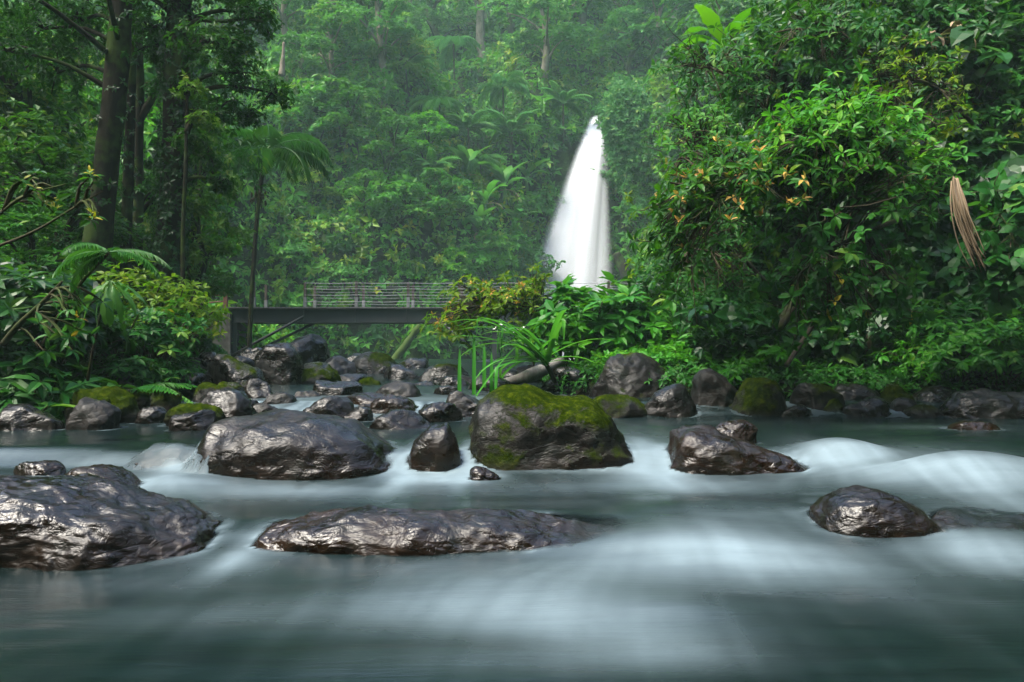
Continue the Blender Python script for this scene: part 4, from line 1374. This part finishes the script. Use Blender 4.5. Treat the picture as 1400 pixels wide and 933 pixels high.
LBG = 'shrubs of the forest bank'
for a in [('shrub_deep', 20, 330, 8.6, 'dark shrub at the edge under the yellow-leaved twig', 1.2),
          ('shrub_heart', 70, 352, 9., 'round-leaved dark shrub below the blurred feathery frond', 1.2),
          ('shrub_mid', 120, 372, 10.4, 'mid green shrub under the thick brown trunk', 1.2),
          ('shrub_lime', 190, 345, 11.2, 'yellow-green shrub beneath the two slim trunks', 1.3),
          ('shrub_lime', 232, 366, 11., 'yellow-green shrub beneath the creeper-wrapped trunk', 1.1),
          ('shrub_lime', 258, 405, 12.4, 'yellow-green shrub leaning toward the bridge footing', .9),
          ('shrub_mid', 215, 410, 10., 'green shrub hanging over the dark hollow of the bank', 1.2),
          ('shrub_deep', 160, 410, 9.6, 'dark shrub beside the dark hollow of the bank', 1.2),
          ('shrub_deep', 262, 440, 11.5, 'dark shrub above the topmost bluish rock', 1.2),
          ('fern_deep', 140, 440, 8.8, 'dark fern with arching fronds above the long mossy hump', 1.3),
          ('fern', 150, 462, 8.9, 'green fern drooping over the long mossy hump', 1.2),
          ('herb_dim', 30, 445, 8.2, 'large-leaved plant low at the forest edge', 1.2),
          ('herb_dim', 178, 478, 9.2, 'shiny broad-leaved plant at the bank foot above the mossy lumps', 1.3),
          ('herb_dim', 222, 482, 9.6, 'broad-leaved plant next to the low grey rock', 1.1),
          ('herb_dim', 250, 478, 10.2, 'pale-tipped broad-leaved plant close to the topmost bluish rock', 1.1),
          ('fern', 40, 510, 8.3, 'low bright fern on the mossy mound at the edge', 1.4),
          ('fern_deep', 75, 505, 8.8, 'low dark fern just behind the mossy mound', 1.4),
          ('shrub_deep', 95, 430, 9.2, 'dark shrub among hanging roots of the forest bank', 1.1),
          ('shrub_deep', 5, 410, 8.4, 'darkest shrub, half out of view at the forest edge', 1.1),
          ('shrub_small', 60, 500, 8.3, 'fine-leaved moss-green bush over the mossy mound', 1.5)]:
    near(a[0], a[1], a[2], a[3], a[4], LBG, sxy=a[5])

# ------------------------------------------------------------------ trees, palms and shrubs of the far hillside
FG = 'trees on the misty far hillside'
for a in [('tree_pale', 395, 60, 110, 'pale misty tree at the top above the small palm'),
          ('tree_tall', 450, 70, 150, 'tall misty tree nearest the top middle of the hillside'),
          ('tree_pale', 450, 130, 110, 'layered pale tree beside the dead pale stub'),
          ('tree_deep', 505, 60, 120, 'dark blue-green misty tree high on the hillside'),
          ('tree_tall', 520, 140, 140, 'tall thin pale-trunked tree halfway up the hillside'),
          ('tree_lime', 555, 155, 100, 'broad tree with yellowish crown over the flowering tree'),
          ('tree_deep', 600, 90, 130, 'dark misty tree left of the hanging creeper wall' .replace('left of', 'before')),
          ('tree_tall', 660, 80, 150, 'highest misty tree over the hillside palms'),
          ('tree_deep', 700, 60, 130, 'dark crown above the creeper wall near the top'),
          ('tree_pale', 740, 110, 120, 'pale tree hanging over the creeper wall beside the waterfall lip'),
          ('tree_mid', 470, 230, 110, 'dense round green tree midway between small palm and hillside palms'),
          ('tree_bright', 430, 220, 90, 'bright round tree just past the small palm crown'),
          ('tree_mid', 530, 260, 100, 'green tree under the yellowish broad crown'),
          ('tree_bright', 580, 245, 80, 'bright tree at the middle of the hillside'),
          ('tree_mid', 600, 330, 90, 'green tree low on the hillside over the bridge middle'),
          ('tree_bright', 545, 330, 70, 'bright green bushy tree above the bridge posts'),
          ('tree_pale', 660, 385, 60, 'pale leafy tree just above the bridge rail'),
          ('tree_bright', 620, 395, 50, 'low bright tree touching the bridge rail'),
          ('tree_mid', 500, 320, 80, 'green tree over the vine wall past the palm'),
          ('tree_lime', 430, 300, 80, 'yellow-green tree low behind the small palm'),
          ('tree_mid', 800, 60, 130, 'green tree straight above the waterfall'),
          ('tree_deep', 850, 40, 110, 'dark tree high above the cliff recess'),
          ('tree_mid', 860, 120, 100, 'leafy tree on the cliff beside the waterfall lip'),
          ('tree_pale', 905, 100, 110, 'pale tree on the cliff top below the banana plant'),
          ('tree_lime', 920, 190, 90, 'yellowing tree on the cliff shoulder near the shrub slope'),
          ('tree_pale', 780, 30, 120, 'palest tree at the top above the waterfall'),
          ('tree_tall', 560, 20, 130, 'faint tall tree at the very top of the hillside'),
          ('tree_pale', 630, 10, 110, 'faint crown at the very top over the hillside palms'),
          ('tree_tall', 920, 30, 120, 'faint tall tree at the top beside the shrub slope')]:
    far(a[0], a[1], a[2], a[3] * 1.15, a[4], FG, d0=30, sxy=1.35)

PG = 'palms and tree ferns on the far hillside'
for a in [('palm_hill', 620, 140, 110, 'misty palm highest on the hillside'),
          ('palm_hill', 600, 215, 100, 'pale palm second from the top of the hillside'),
          ('palm_hill', 690, 190, 100, 'palm against the dark gap before the creeper wall'),
          ('tree_fern', 640, 230, 80, 'tree fern under the palm of the dark gap'),
          ('tree_fern', 700, 235, 80, 'tree fern with long fronds beside the creeper wall'),
          ('palm_hill', 660, 290, 90, 'palm with bluish fronds above the banana plants'),
          ('tree_fern', 590, 280, 70, 'tree fern at the edge of the bright tree'),
          ('tree_fern', 560, 130, 60, 'small tree fern high among the misty trees'),
          ('tree_fern', 770, 190, 70, 'tree fern drooping just beside the waterfall lip'),
          ('palm_hill', 640, 345, 60, 'low palm nearest the bridge'),
          ('tree_fern', 470, 160, 50, 'small tree fern beside the layered pale tree'),
          ('tree_fern', 745, 60, 60, 'tree fern on the creeper wall near the top')]:
    far(a[0], a[1], a[2], a[3], a[4], PG, d0=30)
BG = 'banana plants on the far hillside'
for a in [('banana_pale', 640, 260, 75, 'banana plant highest in the hillside patch'),
          ('banana', 665, 300, 70, 'banana plant with broad leaves in the middle of the patch'),
          ('banana_pale', 690, 280, 70, 'banana plant with dead brown leaves beside the patch middle'),
          ('banana', 720, 265, 65, 'banana plant of the patch nearest the waterfall'),
          ('banana', 705, 325, 60, 'small banana plant at the foot of the patch'),
          ('banana_pale', 655, 335, 60, 'lowest banana plant, over the low palm')]:
    far(a[0], a[1], a[2], a[3], a[4], BG, d0=30)
SG = 'shrubs on the far cliff'
for a in [('shrub_creeper', 470, 390, 60, 'creeper clump low on the cliff, over the second bridge post'),
          ('shrub_creeper', 400, 360, 60, 'creeper clump low on the cliff behind the palm stem'),
          ('shrub_bright', 640, 375, 50, 'leafy bush on the cliff foot over the bridge middle'),
          ('shrub_bright', 560, 385, 40, 'small leafy bush on the cliff foot over the fourth bridge post'),
          ('shrub_creeper', 720, 380, 70, 'yellowish creeper clump skirting the waterfall base'),
          ('shrub_creeper', 740, 300, 70, 'creeper clump skirting the waterfall halfway up'),
          ('shrub_creeper', 850, 200, 90, 'bushy creeper overhanging the waterfall'),
          ('shrub_creeper', 845, 260, 70, 'lower creeper tuft overhanging the waterfall'),
          ('shrub_creeper', 890, 300, 80, 'creeper mass in the dim recess beside the waterfall'),
          ('shrub_creeper', 870, 370, 60, 'creeper mass around the leaning dead log'),
          ('shrub_creeper', 905, 240, 80, 'creeper mass high in the dim recess'),
          ('shrub_bright', 700, 350, 45, 'bright bush between banana plants and waterfall')]:
    far(a[0], a[1], a[2] + 0, a[3], a[4], SG, d0=30, sxy=1.2)

# creepers hanging over the upper waterfall
p = W(835, 150, 56.5)
mb, mw = MB(), MB()
r_ = np.random.default_rng(5)
for q in ((834, 156), (830, 150), (842, 150), (856, 160)):
    mw.add(*tube(smooth_path([top + (0, 1.5, .3), top + (.3, -1, 1.2), W(*q, 56.5)], 10), np.linspace(.09, .03, 10), 6))
for i in range(130):
    px = r_.uniform(829, 880)
    py = 150 - 22 * math.sin((px - 829) / 51 * 3.1) + r_.normal(0, 12)
    q = W(px, py, 56.4 + r_.normal(0, .5))
    ln = r_.uniform(.4, 1.) * np.interp(px, [829, 834, 843, 856, 880], [.8, 2.0, 4.6, 6.2, 5.0])
    C = smooth_path([q, q + (r_.normal(0, .1), -.1, -ln * .5), q + (r_.normal(0, .25), -.1, -ln)], 20)
    mw.add(*tube(C, .012, 4))
    P_ = np.repeat(C, 2, 0) + r_.normal(0, .16, (40, 3))
    whorls(mb, KITE, P_, np.tile([0, -.7, .3], (40, 1)) + r_.normal(0, .4, (40, 3)), 6, .30, .6, .5 + r_.normal(0, .15, 40), r=r_, droop=.4)
o = tag(link('hanging_creeper', None, loc=p), 'curtain of pale creepers draped over the top of the waterfall', 'creeper')
link('vine', mw.mesh('vine', M['twig'], True, p), o)
link('foliage', mb.mesh('foliage', M['pale'], False, p), o)

# dead wood on the far side
for nm, lab, pts, rad, mt in [('log', 'dark dead log leaning against the cliff beside the waterfall', [(842, 346, 50), (856, 376, 50), (876, 414, 50)], [.28, .34, .42], 'bark'),
                              ('log', 'thin mossy log slanting under the bridge', [(578, 440, 43), (556, 470, 43), (530, 505, 43)], [.16, .20, .24], 'mossy'),
                              ('dead_stump', 'bare pale broken stub on the hillside above the small palm', [(388, 58, 46), (387, 78, 46), (385, 104, 46)], [.07, .12, .17], 'bark_pale'),
                              ('driftwood', 'bleached grey driftwood limb lying behind the strap leaves', [(770, 492, 11.2), (748, 503, 11.1), (722, 514, 11.), (690, 524, 11), (655, 534, 11)], [.05, .07, .09, .07, .04], 'drift')]:
    C = smooth_path([W(*q) for q in pts], 16)
    V, Fc = tube(C, np.interp(np.linspace(0, 1, 16), np.linspace(0, 1, len(rad)), rad), 10)
    c = np.concatenate([np.repeat(C, 10, 0), C[[0, -1]]])
    V = c + (V - c) * (1 + .22 * fbm(V * 3, 3, 4))[:, None]
    tag(link(nm, MB().add(V, Fc).mesh(nm, M[mt], True, C[8]), loc=C[8]), lab, 'log' if nm == 'log' else nm.replace('_', ' '))

# ------------------------------------------------------------------ shrub slope of the near far-bank
RGP = 'shrubs of the steep shrub slope'
for a in [('shrub_bright', 805, 386, 12.2, 'bright broad-leaved bush, tallest between strap leaves and shrub slope', 1.25),
          ('shrub_bright', 855, 402, 12., 'bright broad-leaved bush directly over the mossy-shouldered boulder', 1.25),
          ('shrub_bright', 898, 420, 12.2, 'bright bush tapering toward the bridge end', 1.2),
          ('shrub_bright', 768, 420, 11.8, 'bright bush closest behind the strap leaves', 1.1),
          ('herb', 950, 440, 11.2, 'broad-leaved light green plant above the tall dull rock', 1.3),
          ('herb', 990, 450, 10.8, 'broad-leaved plant above the cone-shaped mossy rock', 1.3),
          ('herb', 1040, 462, 10.4, 'broad-leaved plant at the edge of the dark slope hollow', 1.2),
          ('herb', 915, 468, 10.9, 'light green plant growing from the mossy-shouldered boulder', 1.2),
          ('herb', 1010, 492, 10., 'lowest broad-leaved plant beside the cone-shaped mossy rock', 1.0),
          ('shrub_deep', 820, 470, 12.2, 'dark fine undergrowth bush under the bright bush', 1.3),
          ('shrub_small', 770, 490, 11.6, 'low fine-leaved bush behind the blocky mossy boulder', 1.3),
          ('shrub_leafy', 1300, 418, 10.2, 'dense leafy bush over the dark flat-topped rock', 1.2),
          ('shrub_leafy', 1370, 424, 10., 'dense leafy bush over the long dark slab', 1.2),
          ('shrub_leafy', 1265, 455, 10.1, 'smaller leafy bush on the hollow side of the dense leafy bushes', 1.0),
          ('shrub_leafy', 1410, 455, 9.9, 'leafy bush cut off at the edge over the dark slab', 1.0)]:
    near(a[0], a[1], a[2], a[3], a[4], RGP, sxy=a[5])
for a in [('shrub_mid', 960, 90, 150, 'leafy shrub on the slope crest under the banana plant'),
          ('shrub_slope', 955, 190, 130, 'pale creeper shrub on the outer edge of the slope'),
          ('shrub_slope', 960, 260, 130, 'pale creeper shrub behind the orange-tipped bush'),
          ('shrub_small', 975, 340, 130, 'fine-leaved shrub beneath the orange-tipped bush'),
          ('shrub_small', 968, 410, 110, 'fine-leaved shrub next to the bridge end'),
          ('shrub_mid', 1010, 60, 150, 'dense green shrub at the top of the slope'),
          ('shrub_deep', 1060, 120, 160, 'dark shrub high above the sunlit spray of leaves'),
          ('shrub_dim', 1120, 80, 160, 'green shrub at the top middle of the slope'),
          ('shrub_deep', 1180, 130, 160, 'dark shrub near the dead brown leaves'),
          ('shrub_dim', 1240, 60, 160, 'green shrub at the top near the upper corner'),
          ('shrub_heart', 1300, 150, 180, 'round-leaved climber under the dead brown leaves'),
          ('shrub_dim', 1370, 100, 180, 'green shrub in the upper corner'),
          ('shrub_heart', 1370, 260, 180, 'round-leaved climber at the edge above the hanging dead frond'),
          ('shrub_heart', 1290, 260, 160, 'round-leaved climber beside the hanging dead frond'),
          ('shrub_heart', 1390, 340, 160, 'round-leaved climber below the hanging dead frond'),
          ('shrub_heart', 1200, 340, 160, 'round-leaved dark shrub over the slope hollow'),
          ('shrub_deep', 1020, 280, 170, 'dark shrub in the middle behind the orange-tipped bush'),
          ('shrub_deep', 1100, 300, 160, 'dark shrub behind the sunlit spray of leaves'),
          ('shrub_mid', 1000, 180, 150, 'green shrub above the orange tips'),
          ('shrub_lime', 990, 390, 90, 'yellowish shrub among bare stems at the hollow'),
          ('shrub_deep', 1250, 200, 150, 'dark shrub in the middle of the slope')]:
    far(a[0], a[1], a[2] + 20, a[3], a[4], RGP, d0=8.8, sxy=1.15)

# banana on the crest
p = W(988, 42, 15)
place('banana', 'banana plant with shining leaves on the crest of the slope', None, (p[0], p[1], p[2] - 1.15), .56, 2.2)


def spray(label, stem, tips, leaf, mat, ratio=.45, k=6, accent=None, acc=0, tpl=OVAL, group=None, seed=1, name='shrub', R_=.16, per=3, droop=.2, cat='shrub', ka=4, sr=.03, accf=None):
    """a leafy branch: an arching stem, side twigs, whorls of leaves"""
    r = np.random.default_rng(seed)
    C = smooth_path([W(*q) for q in stem], 14)
    wood, fol, ac = MB(), MB(), MB()
    wood.add(*tube(C, np.linspace(sr, sr * .35, 14), 6))
    for q in tips:
        e = W(*q)
        j = int(np.argmin(np.linalg.norm(C - e, axis=1)))
        s_ = C[max(j - 2, 0)]
        wood.add(*tube(smooth_path([s_, (s_ + e) / 2 + (0, 0, .05), e], 6), np.linspace(.012, .005, 6), 5))
        P = e + r.normal(0, R_, (per, 3))
        for z in P:
            wood.add(*tube([(s_ + e) / 2 + (0, 0, .05), (e + z) / 2, z], [.006, .005, .004], 4))
        A = unit(unit(e - s_) * .5 + np.array([0, 0, .6]) + r.normal(0, .3, P.shape))
        whorls(fol, tpl, P, A, k, leaf, ratio, r.uniform(.3, .8), r=r, droop=droop)
        if accent and r.random() < (acc if accf is None else accf(q)):
            whorls(ac, tpl, P + A * leaf * .2, A, ka, leaf * .6, ratio, .5 + r.normal(0, .25, per), (5, 95), r, jit=.9, droop=.25)
    o = tag(link(name, None, loc=C[0]), label, cat, group)
    link('stem', wood.mesh('stem', M['twig'], True, C[0]), o)
    link('foliage', fol.mesh('foliage', M[mat], False, C[0]), o)
    if ac.n:
        link('young_foliage', ac.mesh('young_foliage', M[accent], False, C[0]), o)
    return o


r_ = np.random.default_rng(77)
# orange-tipped bush reaching out from the slope
tips = []
for i in range(120):
    u = r_.random()
    px = 905 + 330 * u ** 1.15 + r_.normal(0, 8)
    py = 262 - 66 * u + 30 * math.sin(u * 3) * -.3 + abs(r_.normal(0, 36)) - 8 + (30 if u < .15 else 0)
    tips.append((px, py, 8.0 + r_.normal(0, .35)))
spray('orange-tipped bush arching out from the slope toward the waterfall', [(1150, 400, 9.4), (1130, 330, 8.8), (1080, 270, 8.2), (1000, 262, 8), (915, 250, 7.9)], tips, .135, 'deep', accent='orange', accf=lambda q: .45 if q[0] < 1085 and q[1] < 300 else .06, seed=3)
tips = []
for i in range(110):
    u = r_.random()
    px = 1055 + 175 * u + r_.normal(0, 10)
    py = 195 - 38 * math.sin(u * 2.6) + abs(r_.normal(0, 26)) - 6
    tips.append((px, py, 8.2 + r_.normal(0, .25)))
spray('sunlit spray of lime leaves above the orange-tipped bush', [(1240, 330, 9.6), (1210, 260, 8.8), (1160, 200, 8.3), (1080, 190, 8.2)], tips, .125, 'bright', seed=4)
tips = [(1075 + r_.random() * 150, 335 + r_.random() * 95, 8.0 + r_.normal(0, .2)) for i in range(46)]
spray('drooping branch of round leaves before the slope hollow', [(1230, 300, 9.2), (1180, 320, 8.5), (1120, 350, 8.1), (1080, 390, 8)], tips, .13, 'deep', ratio=.62, accent='yellow', acc=.1, seed=5)
tips = [(1352 + r_.random() * 70, 250 + r_.random() * 130, 8.6 + r_.normal(0, .2)) for i in range(40)]
spray('climber of big round leaves behind the hanging dead frond', [(1410, 420, 9.6), (1390, 340, 9.), (1370, 280, 8.7), (1350, 240, 8.6)], tips, .17, 'deep', ratio=.8, tpl=HEART, seed=6, droop=.5, k=4)
for k, (lab, stem, x0, x1, y0, y1, D, n, mt, lf) in enumerate([
        ('loose leafy branch leaning out under the banana plant', [(1080, 200, 11.4), (1030, 130, 10.9), (975, 95, 10.6), (940, 100, 10.4)], 930, 1060, 60, 150, 10.5, 46, 'deep', .12),
        ('pale-glinting branch hanging on the outer edge of the slope', [(1040, 280, 11), (985, 220, 10.4), (945, 200, 10.1), (925, 230, 10)], 915, 1000, 160, 250, 10.1, 46, 'pale', .10),
        ('lacy branch of small leaves beneath the orange tips', [(1060, 400, 10.4), (1000, 340, 9.8), (960, 330, 9.5), (938, 350, 9.4)], 932, 1020, 290, 400, 9.5, 60, 'deep', .09),
        ('branch of long leaves across the top of the slope', [(1230, 130, 11.6), (1160, 60, 11), (1100, 40, 10.7), (1060, 45, 10.6)], 1060, 1210, 20, 100, 10.7, 50, 'deep', .14),
        ('lime-tinted branch near the withered brown leaves', [(1330, 170, 11), (1280, 120, 10.5), (1230, 110, 10.3), (1190, 130, 10.2)], 1190, 1320, 80, 180, 10.3, 46, 'lime', .10),
        ('branch of broad leaves in the middle of the slope', [(1310, 300, 10.2), (1270, 230, 9.7), (1220, 210, 9.5), (1180, 230, 9.4)], 1180, 1290, 190, 290, 9.5, 40, 'mid', .13)]):
    q_ = np.random.default_rng(300 + k)
    tips = [(x0 + (x1 - x0) * q_.random(), y0 + (y1 - y0) * q_.random() ** 1.3, D + q_.normal(0, .3)) for i in range(n)]
    spray(lab, stem, tips, lf, mt, seed=20 + k, group='loose branches of the shrub slope')
# yellow-orange bush in front of the bridge
tips = []
for i in range(95):
    u = r_.random()
    px = 604 + 142 * u + r_.normal(0, 5)
    py = 424 - 16 * u + r_.normal(0, 11) + (14 if u < .2 else 0)
    tips.append((px, py, 12.4 + r_.normal(0, .3)))
spray('low bush with orange and cream young leaves before the bridge', [(770, 520, 12.8), (752, 470, 12.6), (720, 425, 12.5), (640, 415, 12.4)], tips, .13, 'lime', accent='orange', acc=.3, seed=8, R_=.13)
# dark leafy branches crossing the near forest edge
tips = [(25 + 75 * r_.random(), 240 + 50 * r_.random(), 4.6 + r_.normal(0, .15)) for i in range(9)]
spray('yellow-leaved twig jutting in from the forest edge', [(-60, 330, 4.9), (-10, 300, 4.8), (30, 270, 4.6), (90, 252, 4.5)], tips, .085, 'deep', accent='yellow', acc=.75, ratio=.42, seed=9, per=1, k=5, R_=.03, name='twig', cat='twig', sr=.011, ka=3)
tips = [(110 + 50 * r_.random(), 250 + 50 * r_.random(), 4.8) for i in range(4)]
spray('thin twig holding amber leaves over the thick brown trunk', [(-40, 350, 5.1), (40, 320, 5), (100, 285, 4.9), (140, 262, 4.8)], tips, .085, 'deep', accent='yellow', acc=.9, ratio=.42, seed=10, per=1, k=4, R_=.03, name='twig', cat='twig', sr=.011, ka=3)
tips = [(20 + 120 * r_.random(), 400 + 80 * r_.random(), 6.4 + r_.normal(0, .2)) for i in range(16)]
spray('bare-stemmed shrub with dull leaves slanting at the forest edge', [(5, 470, 6.8), (25, 445, 6.6), (60, 412, 6.4), (85, 385, 6.3)], tips, .12, 'deep', ratio=.45, accent='orange', acc=.15, seed=12, per=1, k=5, R_=.05)
mb, mr = MB(), MB()
b0 = W(150, 345, 6.2)
for az, el in ((2.9, .35), (3.3, .1), (2.6, .15), (-.1, .1), (.3, .3), (3.0, -.2), (1.8, .5), (4.4, .4)):
    frond(mb, b0, az, el, .48, 1.3, 26, .5, .6, .10, .5, r_, mb)
o = tag(link('fern', None, loc=b0), 'feathery frond clump hanging before the forest shrubs', 'fern')
C = smooth_path([W(60, 470, 7.2), W(100, 400, 6.8), b0], 10)
link('stem', MB().add(*tube(C, np.linspace(.022, .012, 10), 6)).mesh('stem', M['twig'], True, b0), o)
link('fronds', mb.mesh('frond', M['deep'], False, b0), o)
mb = MB()
b0 = W(150, 385, 6.8)
for i, (az, el, L) in enumerate([(-.3, -.5, .42), (-.6, -.8, .42), (-.05, -.25, .40), (3.4, -.7, .40), (3.7, -1.0, .4), (4.6, -1.1, .4), (2.9, -.4, .4), (5.2, -1., .42)]):
    paddle(mb, b0, az, el, L, .075, .9, .5, r_)
o = tag(link('bamboo', None, loc=b0), 'bamboo-like sprig of long narrow drooping leaves on the forest bank', 'plant')
C = smooth_path([W(120, 520, 7.6), W(135, 440, 7.1), b0], 10)
link('cane', MB().add(*tube(C, np.linspace(.016, .008, 10), 6)).mesh('cane', M['twig'], True, b0), o)
link('leaves', mb.mesh('leaf', M['frond'], True, b0), o)

# strap-leaved plant
mb = MB()
b0 = W(742, 490, 10.6)
for i in range(34):
    az = r_.uniform(2.2, 4.2) if i < 22 else r_.uniform(0, 6.28)
    strap(mb, b0 + r_.normal(0, .06, 3), az, r_.uniform(-.1, 1.0), r_.uniform(.75, 1.45), r_.uniform(.05, .08), r_.uniform(.6, 1.6), r_.uniform(.2, .9), kink=r_.uniform(.55, .8) if r_.random() < .45 else None)
for px, py, py2 in ((628, 475, 545), (648, 455, 540), (662, 470, 530), (672, 480, 545)):
    a = W(px, py2, 10.3)
    strap(mb, a, 1.6, 1.45, (py2 - py) / F * 10.3, .05, .25, .5)
strap(mb, W(650, 545, 10.2), .35, .95, 1.05, .07, .3, .6)
o = tag(link('strap_leaf_plant', None, loc=b0), 'plant with long green strap leaves bent over the upper rapids', 'plant')
link('leaves', mb.mesh('leaf', M['bright'], True, b0), o)
link('stem', MB().add(*tube([b0 + (.25, .3, -.5), b0 + (.12, .12, -.2), b0], [.035, .035, .025], 7)).mesh('stem', M['twig'], True, b0), o)
# white blossom tuft
b0 = W(702, 452, 11.6)
mb, ms = MB(), MB()
P_ = b0 + r_.normal(0, 1, (10, 3)) * (.13, .06, .035)
whorls(mb, KITE, P_, np.tile([0, -.3, 1.], (10, 1)) + r_.normal(0, .3, (10, 3)), 6, .045, .5, .5, (40, 85), r_)
ms.add(*tube(smooth_path([W(740, 520, 11.8), W(715, 470, 11.7), b0], 8), .012, 5))
o = tag(link('flower', None, loc=b0), 'small white blossom cluster above the strap leaves', 'flower')
link('petals', mb.mesh('petal', M['petal'], False, b0), o)
link('stem', ms.mesh('stem', M['twig'], True, b0), o)

# hanging dead fronds and roots on the slope
mb = MB()
for i in range(40):
    o_ = r_.normal(0, .034, 3)
    f_ = r_.uniform(.7, 1.)
    C = smooth_path([W(1306, 246, 8.4) + o_ * .4, W(1313, 282, 8.2) + o_ * .9 + r_.normal(0, .012, 3), W(1327, 328, 8.15) + o_ * 1.1 + r_.normal(0, .018, 3), W(1350, 374, 8.1) + o_ * 1.2 + r_.normal(0, .02, 3)], 18)
    C = C[:int(18 * f_)]
    mb.add(*tube(C, np.linspace(.010, .005, len(C)), 5), r_.random() * .8)
o = tag(link('dead_frond', mb.mesh('dead_frond', M['dead'], True, C[0]), loc=C[0]), 'tan stringy dead frond hanging on the shrub slope', 'dead frond')
for px, py, lab in ((1216, 78, 'smallest tuft of withered brown leaves high on the shrub slope'), (1240, 84, 'largest tuft of withered brown leaves high on the shrub slope'), (1264, 76, 'ragged tuft of withered brown leaves nearest the upper corner')):
    b0 = hit(px, py, 8.8) + np.array([0, -.9, 0])
    mb = MB()
    for i in range(8 if px != 1216 else 5):
        strap(mb, b0 + r_.normal(0, .05, 3), r_.uniform(0, 6.3), r_.uniform(-.6, .4), r_.uniform(.3, .55), .07, 1.6, r_.random())
    tag(link('withered_leaves', mb.mesh('withered_leaves', M['dead'], True, b0), loc=b0), lab, 'dead leaves', 'withered leaf tufts on the slope')
# dark bare stems in the slope hollow
for lab, pts, rad in [('leaning dark stem in the slope hollow, thickest', [(1098, 372, 10.4), (1085, 415, 10.3), (1062, 450, 10.2)], .07), ('thin dark stem slanting low in the slope hollow', [(1120, 430, 10.2), (1095, 470, 10.), (1075, 500, 9.8)], .03),
                      ('upright dark trunk at the middle of the slope hollow', [(1196, 380, 10.9), (1190, 440, 10.7), (1186, 520, 10.5)], .045)]:
    C = smooth_path([W(*q) for q in pts], 10)
    tag(link('stem', MB().add(*tube(C, rad, 8)).mesh('bare_stem', M['bark'], True, C[-1]), loc=C[-1]), lab, 'dead stem', 'bare stems of the slope hollow').name = 'bare_stem'

# ------------------------------------------------------------------ air
V, Fc = box(-95, 95, -66, 145, -3, 75)
hm = raw_mesh('haze', V, Fc, smooth=False)
t = NT('haze')
vol = t.n('VolumePrincipled', Color=(.66, 1.0, .90), Density=.0009)
t.t.links.new(vol.outputs[0], t.out.inputs['Volume'])
hm.materials.append(t.m)
tag(link('haze', hm), kind='stuff')

# ------------------------------------------------------------------ light, camera, render
w = bpy.data.worlds.new('World')
scene.world = w
w.use_nodes = True
nt = w.node_tree
bg = nt.nodes['Background']
sky = nt.nodes.new('ShaderNodeTexSky')
sky.sky_type = 'NISHITA'
sky.sun_disc = False
SE, SR = R(60), R(-122)
sky.sun_elevation = SE
sky.sun_rotation = SR
sky.air_density = 1.0
sky.dust_density = 3.5
sky.ozone_density = 1.0
nt.links.new(sky.outputs[0], bg.inputs[0])
bg.inputs[1].default_value = .14
sun = bpy.data.lights.new('sun', 'SUN')
sun.energy = 1.5
sun.angle = R(20)
sun.color = (1, .96, .84)
so = bpy.data.objects.new('sun', sun)
COL.objects.link(so)
sd = Vector((math.sin(SR) * math.cos(SE), math.cos(SR) * math.cos(SE), math.sin(SE)))
so.rotation_euler = sd.to_track_quat('Z', 'Y').to_euler()
so.location = (0, 0, 60)

cam = bpy.data.cameras.new('camera')
cam.sensor_width = 36
cam.lens = F / 1400 * 36
cam.shift_y = (HY - 466.5) / 1400
cam.clip_start = .05
cam.clip_end = 600
co = bpy.data.objects.new('camera', cam)
COL.objects.link(co)
co.location = (0, 0, CZ)
co.rotation_euler = (R(90), 0, 0)
scene.camera = co

vs = scene.view_settings
vs.view_transform = 'Standard'
vs.look = 'None'
vs.exposure = 2.3
vs.gamma = 1
vs.use_curve_mapping = False
scene.render.engine = 'CYCLES'
cy = scene.cycles
cy.use_denoising = True
cy.max_bounces = 6
cy.diffuse_bounces = 3
cy.glossy_bounces = 3
cy.transmission_bounces = 4
cy.transparent_max_bounces = 48
cy.volume_bounces = 1
cy.sample_clamp_indirect = 6
cy.caustics_reflective = False
cy.caustics_refractive = False
